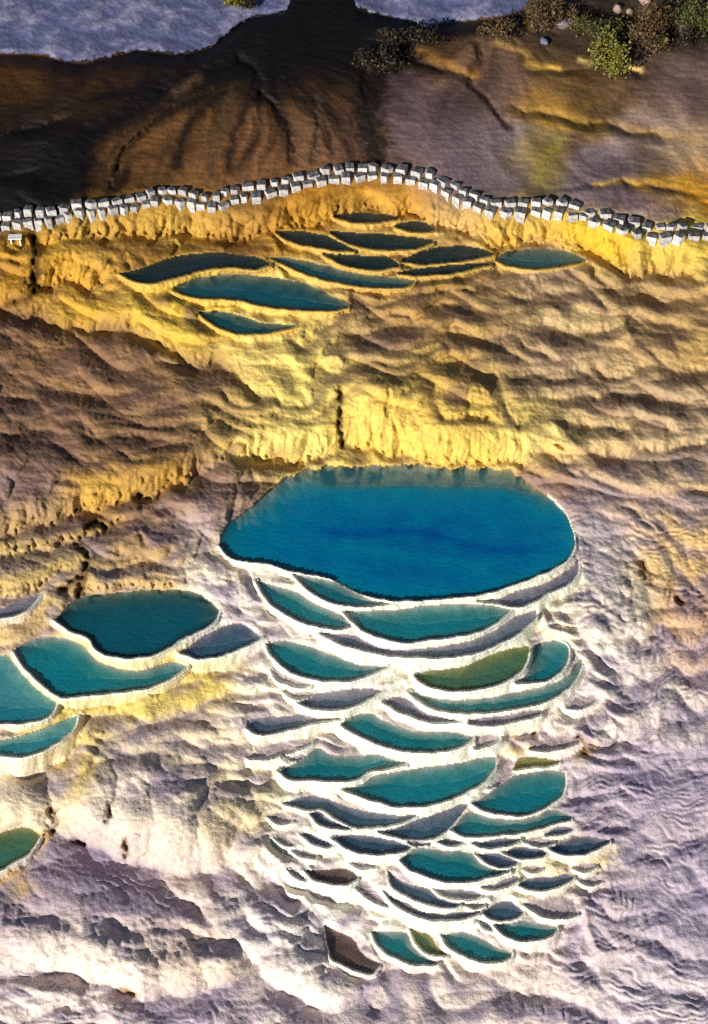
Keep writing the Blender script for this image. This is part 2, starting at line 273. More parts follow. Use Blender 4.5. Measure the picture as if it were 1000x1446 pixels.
# toe lines: the crisp foot of a swelling slope (left to right), how many pixels it swells above, steepest angle, level pixels below it
TOES = [
 ([(0,346),(60,345),(110,338),(180,335),(240,330),(300,338),(340,342),(390,322),(450,312),(480,298),(560,300),(600,305),(640,320),(700,345),(760,345),(830,360),(900,385),(1000,392)], 60, 62, 8),
 ([(0,432),(45,415),(90,400),(140,404),(175,385)], 60, 66, 4),
 ([(-60,440),(0,436),(20,430),(40,445),(75,458),(110,468),(150,470),(175,468),(200,480),(225,490),(250,500),(285,515),(310,516),(330,525),(345,540),(370,555),(400,568)], 62, 48, 16),
 ([(40,530),(60,545),(90,553),(130,560),(155,560),(185,558),(200,548)], 24, 40, 22),
 ([(150,580),(160,585),(190,597),(220,600),(250,600),(275,595),(300,590)], 20, 44, 14),
 ([(130,612),(150,617),(180,617),(220,621),(250,626),(290,628)], 15, 40, 18),
 ([(-60,566),(0,563),(30,562),(55,570),(70,588)], 18, 32, 20), ([(-60,615),(0,612),(50,610),(85,614),(110,622)], 18, 32, 25),
 ([(-60,770),(0,755),(75,737),(150,715),(200,702),(250,685),(300,662),(322,648)], 48, 62, 22),
 ([(-60,792),(0,785),(60,775),(120,760),(150,748),(190,728)], 18, 55, 18),
 ([(-60,856),(0,848),(45,838),(80,812),(105,800)], 38, 55, 10),
 ([(125,796),(170,800),(215,794),(245,782),(275,762)], 24, 45, 10), ([(115,842),(140,834),(180,832),(240,830),(270,826)], 22, 55, 0),
 ([(330,644),(360,646),(402,652),(433,652),(465,645),(488,636)], 62, 66, 8), ([(486,624),(500,626),(530,636),(560,641),(600,652)], 95, 62, 6),
 ([(570,645),(600,655),(620,657),(660,659),(700,655),(740,650),(762,632)], 66, 68, 4),
 ([(600,452),(624,464),(660,476),(712,474),(732,460)], 32, 44, 22), ([(732,452),(768,462),(800,470),(836,470),(872,460),(896,456)], 34, 50, 22),
 ([(600,512),(640,508),(696,505)], 16, 45, 20), ([(480,470),(520,468),(560,462),(600,455)], 16, 40, 25), ([(700,520),(732,528),(784,532),(824,536)], 22, 44, 16),
 ([(480,515),(540,512),(600,512)], 20, 40, 24),
 ([(800,508),(824,522),(872,528),(920,520),(932,518)], 36, 46, 18), ([(752,560),(792,564),(836,556)], 18, 48, 20), ([(888,444),(920,456),(952,460),(980,466)], 24, 42, 20),
 ([(904,488),(932,508),(980,526),(1040,524)], 32, 42, 18), ([(790,600),(840,604),(880,602),(908,584)], 30, 50, 22), ([(816,636),(856,644),(888,642),(940,636),(1000,624),(1060,618)], 30, 48, 20),
 ([(632,588),(680,592),(712,590)], 26, 60, 10), ([(600,432),(624,432),(656,430)], 13, 45, 16), ([(760,635),(790,650),(820,655)], 40, 50, 8),
 ([(690,420),(740,418),(790,415),(850,412)], 20, 30, 14),([(860,410),(920,420),(1000,430)], 20, 35, 14),
 ([(814,664),(850,682),(886,691),(925,704)], 22, 38, 18), ([(868,712),(895,721),(925,742)], 16, 40, 10), ([(952,685),(1000,700),(1050,708)], 26, 45, 18),
 ([(840,560),(900,556),(960,570),(1000,572)], 20, 40, 16),
 ([(820,904),(844,916),(868,931),(880,945)], 40, 48, 10), ([(805,880),(830,868),(850,866),(864,876)], 18, 48, 10), ([(808,842),(830,834),(852,845)], 16, 45, 10), ([(835,962),(860,958),(880,966)], 20, 42, 12),
 # bottom left
 ([(70,1180),(110,1190),(150,1203),(180,1212),(220,1228),(260,1232),(300,1225),(335,1212)], 115, 58, 60),
 ([(-60,1180),(0,1176),(36,1166),(75,1180)], 60, 52, 0),
 ([(84,1010),(144,1008),(176,1012),(216,1022),(256,1010),(288,996),(320,984),(345,970)], 36, 58, 10),
 ([(145,1055),(168,1062),(200,1066),(240,1058)], 18, 36, 22), ([(236,1090),(260,1076),(290,1080)], 16, 40, 16), ([(272,1128),(316,1110),(352,1128)], 18, 40, 14),
 ([(275,1040),(310,1050),(340,1054),(360,1048)], 18, 46, 12), ([(300,1085),(335,1090),(370,1095),(395,1088)], 18, 46, 12), ([(345,1180),(375,1170),(395,1160)], 24, 46, 10), ([(335,1000),(360,996),(400,1004)], 16, 46, 10),
 ([(310,940),(340,950),(372,962)], 14, 40, 10), ([(320,975),(350,980),(380,985)], 14, 44, 10),
 ([(222,1240),(245,1262),(290,1290),(312,1322)], 48, 52, 16), ([(320,1226),(360,1248),(400,1258)], 34, 54, 24),
 ([(283,1117),(320,1102),(355,1120),(370,1152)], 18, 48, 16), ([(60,1150),(78,1172),(84,1186)], 40, 55, 4), ([(100,1060),(120,1050),(150,1066)], 16, 46, 8),
 ([(-60,1366),(0,1370),(30,1367),(65,1370),(125,1385),(170,1402),(200,1410),(235,1405),(275,1407),(325,1390),(360,1370)], 82, 46, 22),
 ([(-60,1440),(0,1440),(40,1443),(75,1430),(120,1425),(170,1415)], 30, 45, 14), ([(268,1330),(295,1327),(318,1324),(345,1336)], 18, 40, 26),
 ([(180,1310),(230,1312),(285,1316)], 18, 38, 8), ([(0,1300),(40,1296),(80,1290)], 14, 36, 8), 
 ([(362,1375),(400,1400),(450,1420),(480,1436)], 70, 54, 30), ([(350,1222),(385,1240),(400,1255),(425,1275),(455,1300)], 60, 60, 24), ([(380,1310),(410,1320),(450,1340),(458,1352)], 24, 36, 10),
 # bottom right
 ([(832,1064),(872,1050),(904,1036),(922,1014)], 52, 46, 14), ([(840,1164),(880,1164),(916,1148)], 26, 30, 14), ([(896,1204),(932,1208),(984,1184),(1040,1170)], 32, 34, 16),
 ([(824,1260),(860,1256),(904,1240)], 26, 32, 12), ([(672,1370),(700,1388),(736,1404),(780,1412),(824,1424),(856,1436),(900,1460)], 42, 42, 22), ([(856,1368),(904,1388),(960,1400),(1040,1415)], 30, 34, 16),
 ([(850,1310),(900,1322),(960,1345),(1040,1360)], 26, 30, 14), ([(720,1040),(760,1036),(800,1034)], 18, 45, 8), ([(930,1100),(970,1090),(1040,1082)], 26, 28, 12),
 # top
 ([(-60,78),(0,78),(60,80),(95,90),(140,87),(170,77),(210,74),(250,79),(292,72),(306,64),(332,42),(362,24),(408,17)], 12, 62, 14),
 ([(500,12),(540,24),(580,32),(600,40),(640,34),(700,27),(740,17)], 10, 62, 14),
 ([(540,80),(580,86),(620,98),(670,108)], 22, 34, 10), ([(700,150),(760,160),(820,172),(850,176),(900,185),(960,195)], 24, 20, 10),
 ([(740,100),(790,98),(830,94)], 12, 40, 8), ([(850,95),(890,100),(920,102)], 12, 40, 8), ([(780,270),(850,258),(920,262),(1000,280)], 22, 20, 8), ([(0,190),(60,178),(110,160)], 18, 30, 14), ([(0,250),(60,235)], 14, 30, 20),
]
# narrow cracks: polyline, half width, depth in metres
CRACKS = [([(48,335),(50,365),(47,385),(50,412)], 3, .3), ([(478,545),(481,565),(480,600),(484,632)], 2.6, .3), ([(548,545),(546,575),(543,600),(540,630)], 2, .07),
 ([(112,842),(116,820),(122,800),(120,780),(108,770)], 4, .25), ([(122,745),(140,738),(150,745)], 4, .28), ([(196,700),(200,712)], 4, .28), ([(84,835),(100,825),(112,815)], 4, .28),
 ([(155,1133),(152,1160)], 2.5, .3), ([(177,1185),(179,1208)], 4, .35), ([(105,1188),(118,1193)], 4, .3), ([(70,1140),(80,1160),(72,1175)], 4, .3), ([(905,795),(912,808),(918,818)], 5, .35), ([(958,846),(966,852)], 7, .35),
 ([(757,1020),(755,1040)], 2.5, .2), ([(818,1040),(826,1062)], 4, .3), ([(790,628),(800,640)], 3, .25), ([(575,300),(600,308)], 2, .2), ([(170,1398),(190,1405)], 4, .25),
 ([(342,84),(360,98),(368,115),(366,135)], 7, .14), ([(300,128),(250,152),(205,185),(170,220),(158,262)], 4, .16), ([(368,130),(395,155),(408,190),(412,225)], 4, .14),
 ([(560,30),(520,70),(515,120),(528,180),(532,225)], 6, .06), ([(675,60),(678,85),(665,112),(690,145),(720,180)], 4, .15), ([(840,175),(870,150),(905,110)], 5, .1), ([(340,86),(260,112),(205,150),(130,185),(104,205)], 9, .10), ([(446,140),(450,180),(442,225)], 4, .1),
]
SHELVES = [[(-80,-80),(412,-80),(410,0),(405,14),(360,21),(330,38),(305,60),(290,68),(250,75),(210,70),(170,73),(140,83),(95,87),(60,76),(0,75),(-80,75)],
           [(498,-80),(500,0),(505,10),(540,21),(580,29),(600,37),(640,31),(700,24),(740,14),(745,0),(745,-80)]]

# surface colours (sRGB): x, y, reach, colour
TINTS = [
 (40,130,60,(74,54,30)),(60,200,55,(62,44,22)),(40,260,50,(24,17,10)),(130,125,40,(64,48,32)),(20,170,40,(40,29,17)),
 (110,225,28,(42,30,18)),(230,105,34,(38,28,20)),(300,110,34,(22,16,12)),(400,50,50,(22,17,13)),(470,40,45,(26,20,15)),(400,100,30,(34,25,18)),(520,130,30,(34,26,21)),(520,60,34,(24,19,15)),(600,55,24,(34,27,20)),(530,190,20,(70,54,42)),
 (190,235,40,(112,84,54)),(280,170,40,(108,82,56)),(270,240,50,(112,86,60)),(350,200,50,(120,92,70)),(350,255,40,(126,98,76)),(440,130,40,(96,74,56)),(450,200,45,(122,97,80)),
 (600,150,50,(112,94,100)),(600,210,50,(120,104,112)),(640,90,40,(112,86,60)),(700,130,45,(122,96,84)),(680,220,50,(130,114,118)),(780,110,40,(130,98,58)),(760,150,24,(170,128,56)),(830,175,24,(190,148,66)),(770,225,34,(148,128,74)),
 (800,60,40,(92,74,58)),(900,60,50,(84,70,52)),(960,120,50,(118,96,88)),(870,140,35,(118,90,60)),(900,200,40,(164,140,130)),(960,210,40,(170,142,110)),(850,240,40,(144,124,132)),(930,260,25,(190,150,80)),(985,265,25,(200,140,50)),(900,290,35,(140,118,124)),
 (70,380,40,(204,158,66)),(30,390,35,(184,134,52)),(150,330,40,(192,152,76)),(250,310,40,(204,164,78)),(330,310,40,(182,140,68)),(430,290,40,(184,138,56)),(550,280,40,(196,150,66)),(650,320,30,(206,170,104)),(720,325,30,(206,168,84)),(860,345,40,(216,178,60)),(950,360,40,(218,186,84)),
 (200,360,30,(150,108,50)),(330,350,24,(150,106,48)),(520,340,40,(188,152,84)),(640,360,30,(160,124,70)),
 (110,440,34,(212,168,66)),(230,430,40,(226,186,80)),(260,465,40,(230,194,84)),(420,450,40,(232,200,112)),(380,500,40,(236,206,120)),(450,540,50,(238,214,122)),(560,420,50,(184,146,84)),(520,480,50,(170,140,100)),
 (60,490,60,(142,108,74)),(200,520,60,(146,112,80)),(280,550,50,(160,126,86)),(120,560,50,(158,122,82)),(60,620,60,(132,102,80)),(220,640,50,(140,108,78)),(330,590,40,(206,172,100)),(150,700,40,(206,162,76)),(230,670,30,(214,166,66)),(60,730,40,(180,146,96)),
 (30,690,36,(142,118,116)),(400,620,50,(238,210,122)),(530,590,60,(228,194,100)),(650,620,60,(226,190,96)),(760,600,50,(230,204,124)),(650,540,60,(196,162,88)),(700,470,50,(184,150,96)),(800,440,50,(206,178,124)),(760,500,50,(182,156,126)),
 (800,400,40,(160,132,108)),(930,410,50,(178,146,104)),(880,500,50,(196,166,118)),(960,480,50,(190,156,96)),(820,560,50,(186,156,118)),(930,570,50,(184,158,124)),(960,640,50,(200,172,130)),(860,640,50,(208,178,126)),(900,700,50,(196,166,136)),(960,760,50,(206,172,118)),
 (780,680,30,(160,124,92)),(400,645,20,(176,136,80)),(960,860,50,(200,160,106)),(990,930,50,(196,160,124)),(920,800,34,(206,176,120)),(830,700,30,(170,146,140)),(860,760,36,(206,192,180)),(880,850,50,(224,212,192)),(900,950,60,(226,214,198)),(960,1000,60,(212,198,182)),
 (60,800,40,(206,176,112)),(200,750,40,(148,118,90)),(270,730,40,(158,128,108)),(330,690,30,(168,136,112)),(200,800,36,(204,172,118)),(300,790,36,(226,208,180)),(280,740,26,(190,172,170)),(30,880,34,(214,184,126)),(340,850,40,(226,212,196)),(340,880,36,(230,216,196)),
 (180,990,44,(226,202,110)),(280,970,40,(228,202,104)),(90,1080,36,(222,196,110)),(220,1150,70,(230,214,188)),(30,1130,50,(236,218,178)),(210,1050,36,(214,196,166)),(300,1060,50,(236,216,170)),(330,1140,40,(232,210,158)),(350,1030,40,(236,220,190)),
 (150,1250,60,(184,164,164)),(60,1260,60,(190,170,168)),(250,1300,50,(214,194,174)),(120,1340,60,(240,224,200)),(300,1370,50,(236,216,180)),(400,1320,60,(244,232,214)),(350,1270,50,(232,218,200)),(100,1410,60,(234,218,200)),(300,1430,60,(200,184,184)),(430,1420,50,(240,226,206)),
 (20,1250,20,(222,186,70)),(330,1240,30,(228,208,180)),
 (450,900,80,(248,236,208)),(600,900,90,(250,238,208)),(700,900,80,(248,234,196)),(450,1050,80,(246,232,200)),(600,1050,80,(250,238,208)),(700,1060,60,(244,228,196)),(500,1200,80,(248,236,210)),(650,1250,80,(250,238,210)),(750,1220,50,(244,226,176)),
 (727,1051,13,(232,192,40)),(822,1058,12,(214,164,40)),(850,1020,60,(236,222,200)),(880,1100,70,(192,178,182)),(960,1100,60,(190,176,180)),(900,1200,70,(204,188,184)),(960,1280,70,(194,182,186)),(850,1330,60,(206,190,184)),(700,1400,50,(226,210,190)),(560,1400,50,(214,198,182)),(900,1410,70,(218,206,198)),
 (840,1215,22,(236,214,130)),(780,1400,50,(224,208,190)),
]
# wet runnels, stains, crack lines and dark patches: polyline, half width, colour, strength
STAINS = [
 ([(480,0),(450,30),(400,62),(342,86),(265,112),(205,152),(130,184),(104,204),(94,228),(98,262),(70,292)], 15, (20,14,9), .85),
 ([(342,84),(362,98),(370,118),(366,140)], 8, (10,7,5), .95), ([(355,95),(330,120),(290,150),(262,190),(250,235)], 5, (30,20,12), .8), ([(368,118),(350,150),(330,190),(322,240)], 4.5, (34,22,14), .75), ([(372,120),(420,140),(452,170),(470,215)], 5, (34,23,15), .75), ([(300,100),(230,128),(170,165),(128,200),(108,240)], 6, (12,8,5), .9), ([(250,112),(170,132),(90,150),(20,160)], 6, (16,11,7), .8), ([(366,110),(300,128),(250,152),(205,185),(172,220),(158,264)], 5, (42,29,17), .75), ([(366,130),(395,155),(408,190),(412,228)], 5, (44,30,20), .75),
 ([(560,30),(530,70),(520,120),(525,180),(532,226)], 14, (30,22,18), .85), ([(570,70),(545,100),(520,150),(530,226)], 8, (38,28,22), .7), ([(500,60),(508,120),(524,190)], 9, (40,30,24), .6),
 ([(675,60),(678,85),(665,112),(690,145),(720,180)], 4, (56,40,30), .7), ([(905,105),(870,150),(842,175),(800,210)], 12, (84,64,46), .6), ([(446,140),(450,180),(442,228)], 6, (70,54,42), .6),
 ([(160,190),(210,162),(300,140)], 8, (36,26,18), .6), ([(0,165),(60,158),(120,150)], 12, (36,25,14), .7), ([(0,220),(50,210),(100,205)], 14, (24,17,10), .7), ([(0,280),(60,265),(100,270)], 14, (20,14,9), .8),
 ([(190,180),(150,230),(150,275)], 4, (60,43,27), .7), ([(240,200),(222,240),(218,268)], 3.5, (62,46,30), .6), ([(330,120),(320,160),(300,200),(296,250)], 5, (84,64,46), .5),
 ([(0,335),(48,336),(50,410),(10,430)], 6, (64,38,14), .75), ([(48,335),(50,412)], 5, (40,24,10), .9), ([(478,545),(481,565),(480,600),(484,632)], 4, (80,50,18), .9), ([(548,545),(546,575),(543,600),(540,630)], 2.5, (120,84,36), .45),
 ([(112,842),(116,820),(122,800),(120,780),(108,770)], 7, (84,58,32), .85), ([(122,745),(140,738),(150,745)], 6, (70,50,30), .85), ([(196,700),(200,712)], 5, (80,54,26), .8), ([(84,835),(100,825),(112,815)], 6, (84,60,36), .8),
 ([(155,1133),(152,1160)], 3, (110,84,50), .8), ([(177,1185),(179,1208)], 4, (120,90,44), .8), ([(105,1188),(118,1193)], 4, (90,70,50), .8), ([(70,1140),(80,1160),(72,1175)], 4, (110,86,50), .8), ([(56,1150),(80,1145)], 4, (130,100,60), .6),
 ([(905,795),(912,808),(918,818)], 6, (110,78,44), .8), ([(958,846),(966,852)], 7, (120,78,46), .85), ([(757,1020),(755,1042)], 4, (150,120,60), .8), ([(818,1040),(826,1064)], 5, (110,80,24), .9), ([(826,1060),(836,1062)], 4, (70,52,24), .8),
 ([(560,268),(520,262),(470,275),(400,305)], 5, (120,78,26), .5), ([(375,275),(380,300),(372,320)], 6, (116,74,24), .6), ([(170,1398),(190,1405)], 5, (150,110,60), .8),
 ([(100,345),(170,348),(240,352),(330,345),(380,350)], 8, (110,76,36), .6), ([(760,250),(775,225),(790,200)], 8, (150,132,60), .5),
 ([(720,160),(765,158),(815,168),(850,178),(900,184),(990,200)], 5, (190,146,72), .4), ([(745,90),(762,94),(790,98)], 4, (206,160,80), .8), ([(820,84),(832,90)], 3, (226,190,120), .8), ([(890,96),(905,99)], 3, (226,190,120), .8), ([(700,60),(735,72),(745,78)], 3.5, (190,150,90), .6),
 ([(590,70),(640,95),(670,105)], 5, (168,120,60), .6), ([(840,262),(880,256),(900,262)], 5, (220,176,90), .6), ([(900,262),(950,258),(1000,270)], 8, (222,166,66), .6), ([(0,1240),(30,1215),(62,1180)], 8, (226,178,50), .7),
 ([(280,110),(250,130)], 5, (96,72,54), .6), ([(0,255),(60,245),(92,262)], 34, (12,8,5), .8), ([(400,45),(470,30),(560,62)], 30, (11,8,6), .8), ([(325,92),(375,104)], 22, (12,9,6), .8), ([(515,80),(524,130)], 16, (16,11,8), .6), ([(60,200),(110,225)], 18, (14,10,6), .7), ([(0,200),(40,190)], 16, (18,12,7), .7), ([(840,20),(900,40),(985,60)], 20, (20,15,11), .75), ([(590,50),(660,42),(730,30)], 10, (16,12,9), .8),
]
UPPER_ROW = [(-3,302),(11,300),(26,297),(41,294),(58,296),(73,295),(91,291),(109,284),(129,283),(147,282),(165,280),(182,276),(199,273),(213,269),(229,265),(243,265),(259,266),(274,271),(289,274),(306,274),(318,267),(332,264),(351,259),(370,258),(388,254),(404,250),(421,246),(442,243),(460,237),(479,235),(495,232),
 (512,233),(527,232),(547,235),(568,237),(589,239),(607,241),(626,251),(643,257),(654,265),(670,271),(684,278),(701,282),(720,283),(739,282),(757,282),(774,281),(794,282),(812,285),(831,295),(854,299),(874,306),(895,311),(914,316),(932,316),(947,317),(963,316),(984,316),(1004,317)]
LOWER_ROW = [(-6,316),(9,315),(26,311),(40,309),(54,309),(69,307),(84,304),(97,300),(112,295),(129,296),(144,294),(160,292),(175,290),(190,288),(206,284),(219,280),(237,278),(254,281),(271,283),(284,285),(300,288),(317,286),(331,277),(345,275),(363,273),(382,268),(400,264),(417,259),(434,255),(453,252),(472,248),(489,246),
 (507,245),(525,244),(543,246),(562,247),(580,250),(599,253),(614,258),(630,267),(646,276),(660,282),(675,289),(693,294),(714,295),(734,296),(757,295),(773,294),(790,295),(808,299),(824,302),(839,310),(860,314),(879,321),(899,326),(920,330),(939,330),(959,330),(978,329),(996,329)]

# broad lie of the land: outline, slope towards us (degrees), fall to the right (degrees)
LIES = [([(765,690),(800,690),(900,760),(900,850),(830,860),(815,800),(815,760)], 6, 13), ([(800,880),(860,900),(900,1000),(850,1010),(815,960)], 14, 14),
        ([(75,1185),(180,1215),(260,1236),(300,1290),(200,1300),(0,1290),(0,1240)], 5, 0), ([(0,445),(180,475),(340,545),(300,590),(100,600),(0,600)], 9, 0),
        ([(350,1240),(400,1262),(455,1305),(460,1350),(420,1330),(380,1290)], 2, -6), ([(140,1015),(215,1028),(260,1020),(265,1050),(200,1060),(150,1050)], 2, 0),
        ([(100,1446),(180,1420),(360,1380),(450,1425),(480,1446)], 2, 0), ([(820,1070),(1000,1040),(1000,1170),(900,1150),(830,1120)], 9, 6), ([(840,1220),(1000,1200),(1000,1330),(880,1290)], 9, 6)]
# rounded white bulges: x, y, half width, half height (pixels), swell in metres
BULGES = [(130,1122,42,62,.40),(188,1152,46,60,.46),(246,1152,48,66,.46),(300,1172,36,46,.36),(328,1138,42,32,.34),(222,1086,46,22,.22),(276,1086,26,15,.16),(36,1130,42,42,.34),(92,1108,26,48,.28),(108,1046,36,22,.22),
 (160,1195,40,24,.22),(60,1330,52,34,.28),(128,1338,46,42,.34),(196,1362,46,42,.34),(258,1368,40,38,.30),(318,1362,36,32,.28),(292,1290,46,28,.24),(392,1296,46,44,.34),(412,1358,46,42,.34),(472,1402,40,30,.28),(438,1268,40,30,.30),(474,1292,34,28,.26),
 (392,1208,36,30,.28),(430,1196,28,18,.20),(62,1402,60,24,.24),(150,1424,46,20,.22),(350,1188,30,30,.24),(366,1330,30,30,.24),(20,1300,40,24,.2),(10,1430,40,24,.2),
 (850,880,36,26,.28),(892,928,42,36,.28),(850,962,34,30,.28),(882,1012,46,32,.32),(832,1032,30,20,.22),(932,980,42,36,.24),(862,830,30,22,.22),(902,872,34,30,.22),(868,790,30,30,.16),(935,1040,40,26,.2),
 (330,830,40,22,.20),(300,800,40,22,.2),(345,960,34,18,.2),(310,1005,40,22,.22),(290,1035,40,18,.2),(360,1130,26,22,.2)]

SMALL_LABELS = {20: 'tiny slate pool under the left part of the long slate blue pool', 23: 'tiny slate pool at the dusky blue pool\'s pointed left tip', 25: 'tiny slate lens directly under the lower speckled teal pool',
 26: 'smallest slate sliver under the wedged slate blue pool', 27: 'tiny slate pool between the deep teal half moon and the yellow stained wall', 29: 'tiny slate pool touching the deep teal half moon\'s upper right shore',
 30: 'tiny slate lens below the pool with the yellow stained wall', 36: 'tiny rounded slate pool just above the dark teal bowl pool', 39: 'tiny slate chip of water at the dark teal bowl pool\'s left tip', 56: 'tiny slate crescent at the lower speckled pool\'s right tip',
 31: 'shallow grey sliver of water under the deep teal half moon\'s right end', 32: 'shallow grey sliver of water right under the deep teal half moon', 34: 'tiny grey chip of water between the long dusky and the rounded slate pool',
 44: 'small dry basin beside the upper end of the long dusky pool', 46: 'small dry basin left of the dark nearly dry one on the white mound', 47: 'dry crescent hugging the bright teal almond pool\'s double rim',
 48: 'dry crescent just left of the shallow olive grey pool', 49: 'dry strip under the slim slate blue pool', 50: 'tiny dry basin above the left shore of the hooked teal pool', 51: 'dry pocket at the large teal crescent\'s right tip',
 53: 'dry basin between the bright yellow stain and the rusty one', 54: 'dry basin outside the long curved teal pool\'s right end', 55: 'dry basin between the pointed teal pool and the bright yellow stain',
 57: 'dry sliver left of the pool with the yellow stained wall', 58: 'dry sliver at the dusky blue pool\'s right tip'}
# ------------------------------------------------------------------ the hillside: a height for every point of a fine grid
CELL = 1.7
def axis(a, b, out):
    inner = np.arange(a, b + CELL, CELL)
    s = CELL; d = [0.0]
    while d[-1] < out:
        s = min(s * 1.12, 22.0); d.append(d[-1] + s)
    d = np.array(d[1:])
    return np.concatenate([(a - d)[::-1], inner, inner[-1] + d])
gx = axis(-10, 1010, 520.0)
gy = axis(-10, 1456, 420.0)
NX, NY = len(gx), len(gy)
PX, PY = np.meshgrid(gx, gy)
ZB, TB = base_z(PX, PY)
rdx, rdy, rdz = ray(PX, PY)
rl = np.sqrt(rdx ** 2 + rdy ** 2 + rdz ** 2)
THETA = np.arcsin(-rdz / rl)
PPM = FPX / TB
XB, YB = at_z(PX, PY, ZB)
SB = YB * math.sqrt(1 + SLOPE ** 2)                      # metres up the slope
def grad_y(beta):                                        # fall of Z per pixel down the picture for a slope facing us at angle beta
    b = np.minimum(beta, math.radians(84))
    return -np.sin(b) / np.sin(THETA + b) / PPM

# natural swelling steps where nothing was traced
low = noise(XB / 5.0, SB / 5.0, 3)
ph = -SB / 1.7 + 1.5 * noise(XB / 4.2, SB / 3.0, 11) - 1.5 * np.abs(noise(XB / 1.9, SB / 2.6, 13)) + 0.25 * noise(XB / .7, SB / .7, 12)
q = ph - np.floor(ph)
swell = np.radians(-11 + 70 * q ** 1.75)
calm = smoothstep(330, 260, PY)                          # the wet apron above the path is smooth
calm = np.maximum(calm, 0.3 * smoothstep(800, 900, PX) * smoothstep(1050, 1120, PY))
calm = np.maximum(calm, 0.45 * smoothstep(780, 860, PX) * smoothstep(640, 720, PY) * smoothstep(960, 900, PY))
BETA = swell * (1 - calm) + np.radians(13 + 5 * low) * calm
WX = np.full_like(PX, .3); WY = np.ones_like(PX)
wob = 4.0 * noise(PX / 34, PY / 34, 21) - 6 + 17 * np.abs(noise(PX / 48, PY / 70, 24)) + 5 * np.abs(noise(PX / 15, PY / 40, 22)) + 1.2 * noise(PX / 6, PY / 6, 23)

def rows(y0, y1):
    return max(0, np.searchsorted(gy, y0)), min(NY, np.searchsorted(gy, y1))
def cols(x0, x1):
    return max(0, np.searchsorted(gx, x0)), min(NX, np.searchsorted(gx, x1))

GXF = np.zeros_like(PX); PIT = np.zeros_like(PX)
def inside(poly, px, py):
    r = np.zeros(px.shape, bool)
    x0, y0 = poly[-1]
    for x1, y1 in poly:
        if y0 != y1:
            r ^= ((y0 > py) != (y1 > py)) & (px < (x1 - x0) * (py - y0) / (y1 - y0) + x0)
        x0, y0 = x1, y1
    return r
def blur(a, n):
    k_ = np.ones(n) / n
    for ax_ in (0, 1):
        a = np.apply_along_axis(lambda v: np.convolve(v, k_, 'same'), ax_, a)
    return a
for poly, bt, fall in LIES:
    m = blur(inside(np.array(poly, float), PX + wob, PY + wob).astype(float), 9)
    BETA = BETA * (1 - .8 * m) + (np.radians(bt) + .25 * (swell - np.radians(15))) * .8 * m
    GXF = GXF - m * math.tan(math.radians(fall)) / PPM
for pts, w, bmax, flat in TOES:
    flat = flat * 1.5; bmax = bmax + (10 if pts[0][1] < 850 else 16)
    c = curve(pts)
    c = c[np.argsort(c[:, 0])]
    r0, r1 = rows(c[:, 1].min() - w - 20, c[:, 1].max() + flat + 20)
    k0, k1 = cols(c[0, 0], c[-1, 0])
    if r0 >= r1 or k0 >= k1: continue
    sl = (slice(r0, r1), slice(k0, k1))
    px, py = PX[sl], PY[sl]
    yt = np.interp(px, c[:, 0], c[:, 1]) + wob[sl] * min(1.0, w / 30)
    L = c[-1, 0] - c[0, 0]
    tp = np.clip(np.minimum(px - c[0, 0], c[-1, 0] - px) / min(40.0, L * 0.3), 0, 1) ** 0.6
    we = w * (0.35 + 0.65 * tp)
    u = (yt - py) / we
    up = (u > 0) & (u < 1)
    b = np.radians(bmax) * np.clip(1 - u, 0, 1) ** (0.55 if bmax >= 66 and w > 40 and pts[0][1] < 850 else 1.15)
    a = np.where(up, smoothstep(0, 0.3, 1 - u) * tp, 0)
    BETA[sl] = BETA[sl] * (1 - a) + b * a
    if flat:
        v = (py - yt) / flat
        a = np.where((v >= 0) & (v < 1), (1 - v ** 3) * tp, 0)
        BETA[sl] = BETA[sl] * (1 - a) + np.radians(np.where(py > 850, -9, -15)) * a
    if bmax >= 62 and 230 < c[:, 1].mean() < 860: PIT[sl] = np.maximum(PIT[sl], np.exp(-np.abs(py - yt + 5) / 5.0) * tp)
    WX[sl] = np.where(up & (u < .6), 0.15, WX[sl])

def inside(poly, px, py):
    r = np.zeros(px.shape, bool)
    x0, y0 = poly[-1]
    for x1, y1 in poly:
        if y0 != y1:
            r ^= ((y0 > py) != (y1 > py)) & (px < (x1 - x0) * (py - y0) / (y1 - y0) + x0)
        x0, y0 = x1, y1
    return r

def dist_to(line, px, py, cap):
    """distance to a polyline and the vector from its nearest point"""
    best = np.full(px.shape, cap * cap, float); vy = np.zeros(px.shape); vx = np.zeros(px.shape)
    for (x0, y0), (x1, y1) in zip(line[:-1], line[1:]):
        ex, ey = x1 - x0, y1 - y0
        l2 = ex * ex + ey * ey
        if l2 < 1e-9: continue
        t = np.clip(((px - x0) * ex + (py - y0) * ey) / l2, 0, 1)
        ax = px - (x0 + t * ex); ay = py - (y0 + t * ey)
        d2 = ax * ax + ay * ay
        m = d2 < best
        best = np.where(m, d2, best); vy = np.where(m, ay, vy); vx = np.where(m, ax, vx)
    return np.sqrt(best), vx, vy

def jig(c, seed, amp=1.0):
    s = np.concatenate([[0], np.cumsum(np.hypot(*np.diff(c, axis=0).T))])
    e = np.clip(np.minimum(s, s[-1] - s) / 12, 0, 1) * amp
    k = s / 16.0
    return c + np.stack([e * .9 * noise(k, k * 0 + seed * 3.7, seed), e * (1.3 * noise(k, k * 0 + seed * 1.3, seed + 1) + .7 * noise(k * 3, k * 0 + 5.1, seed + 2))], 1)

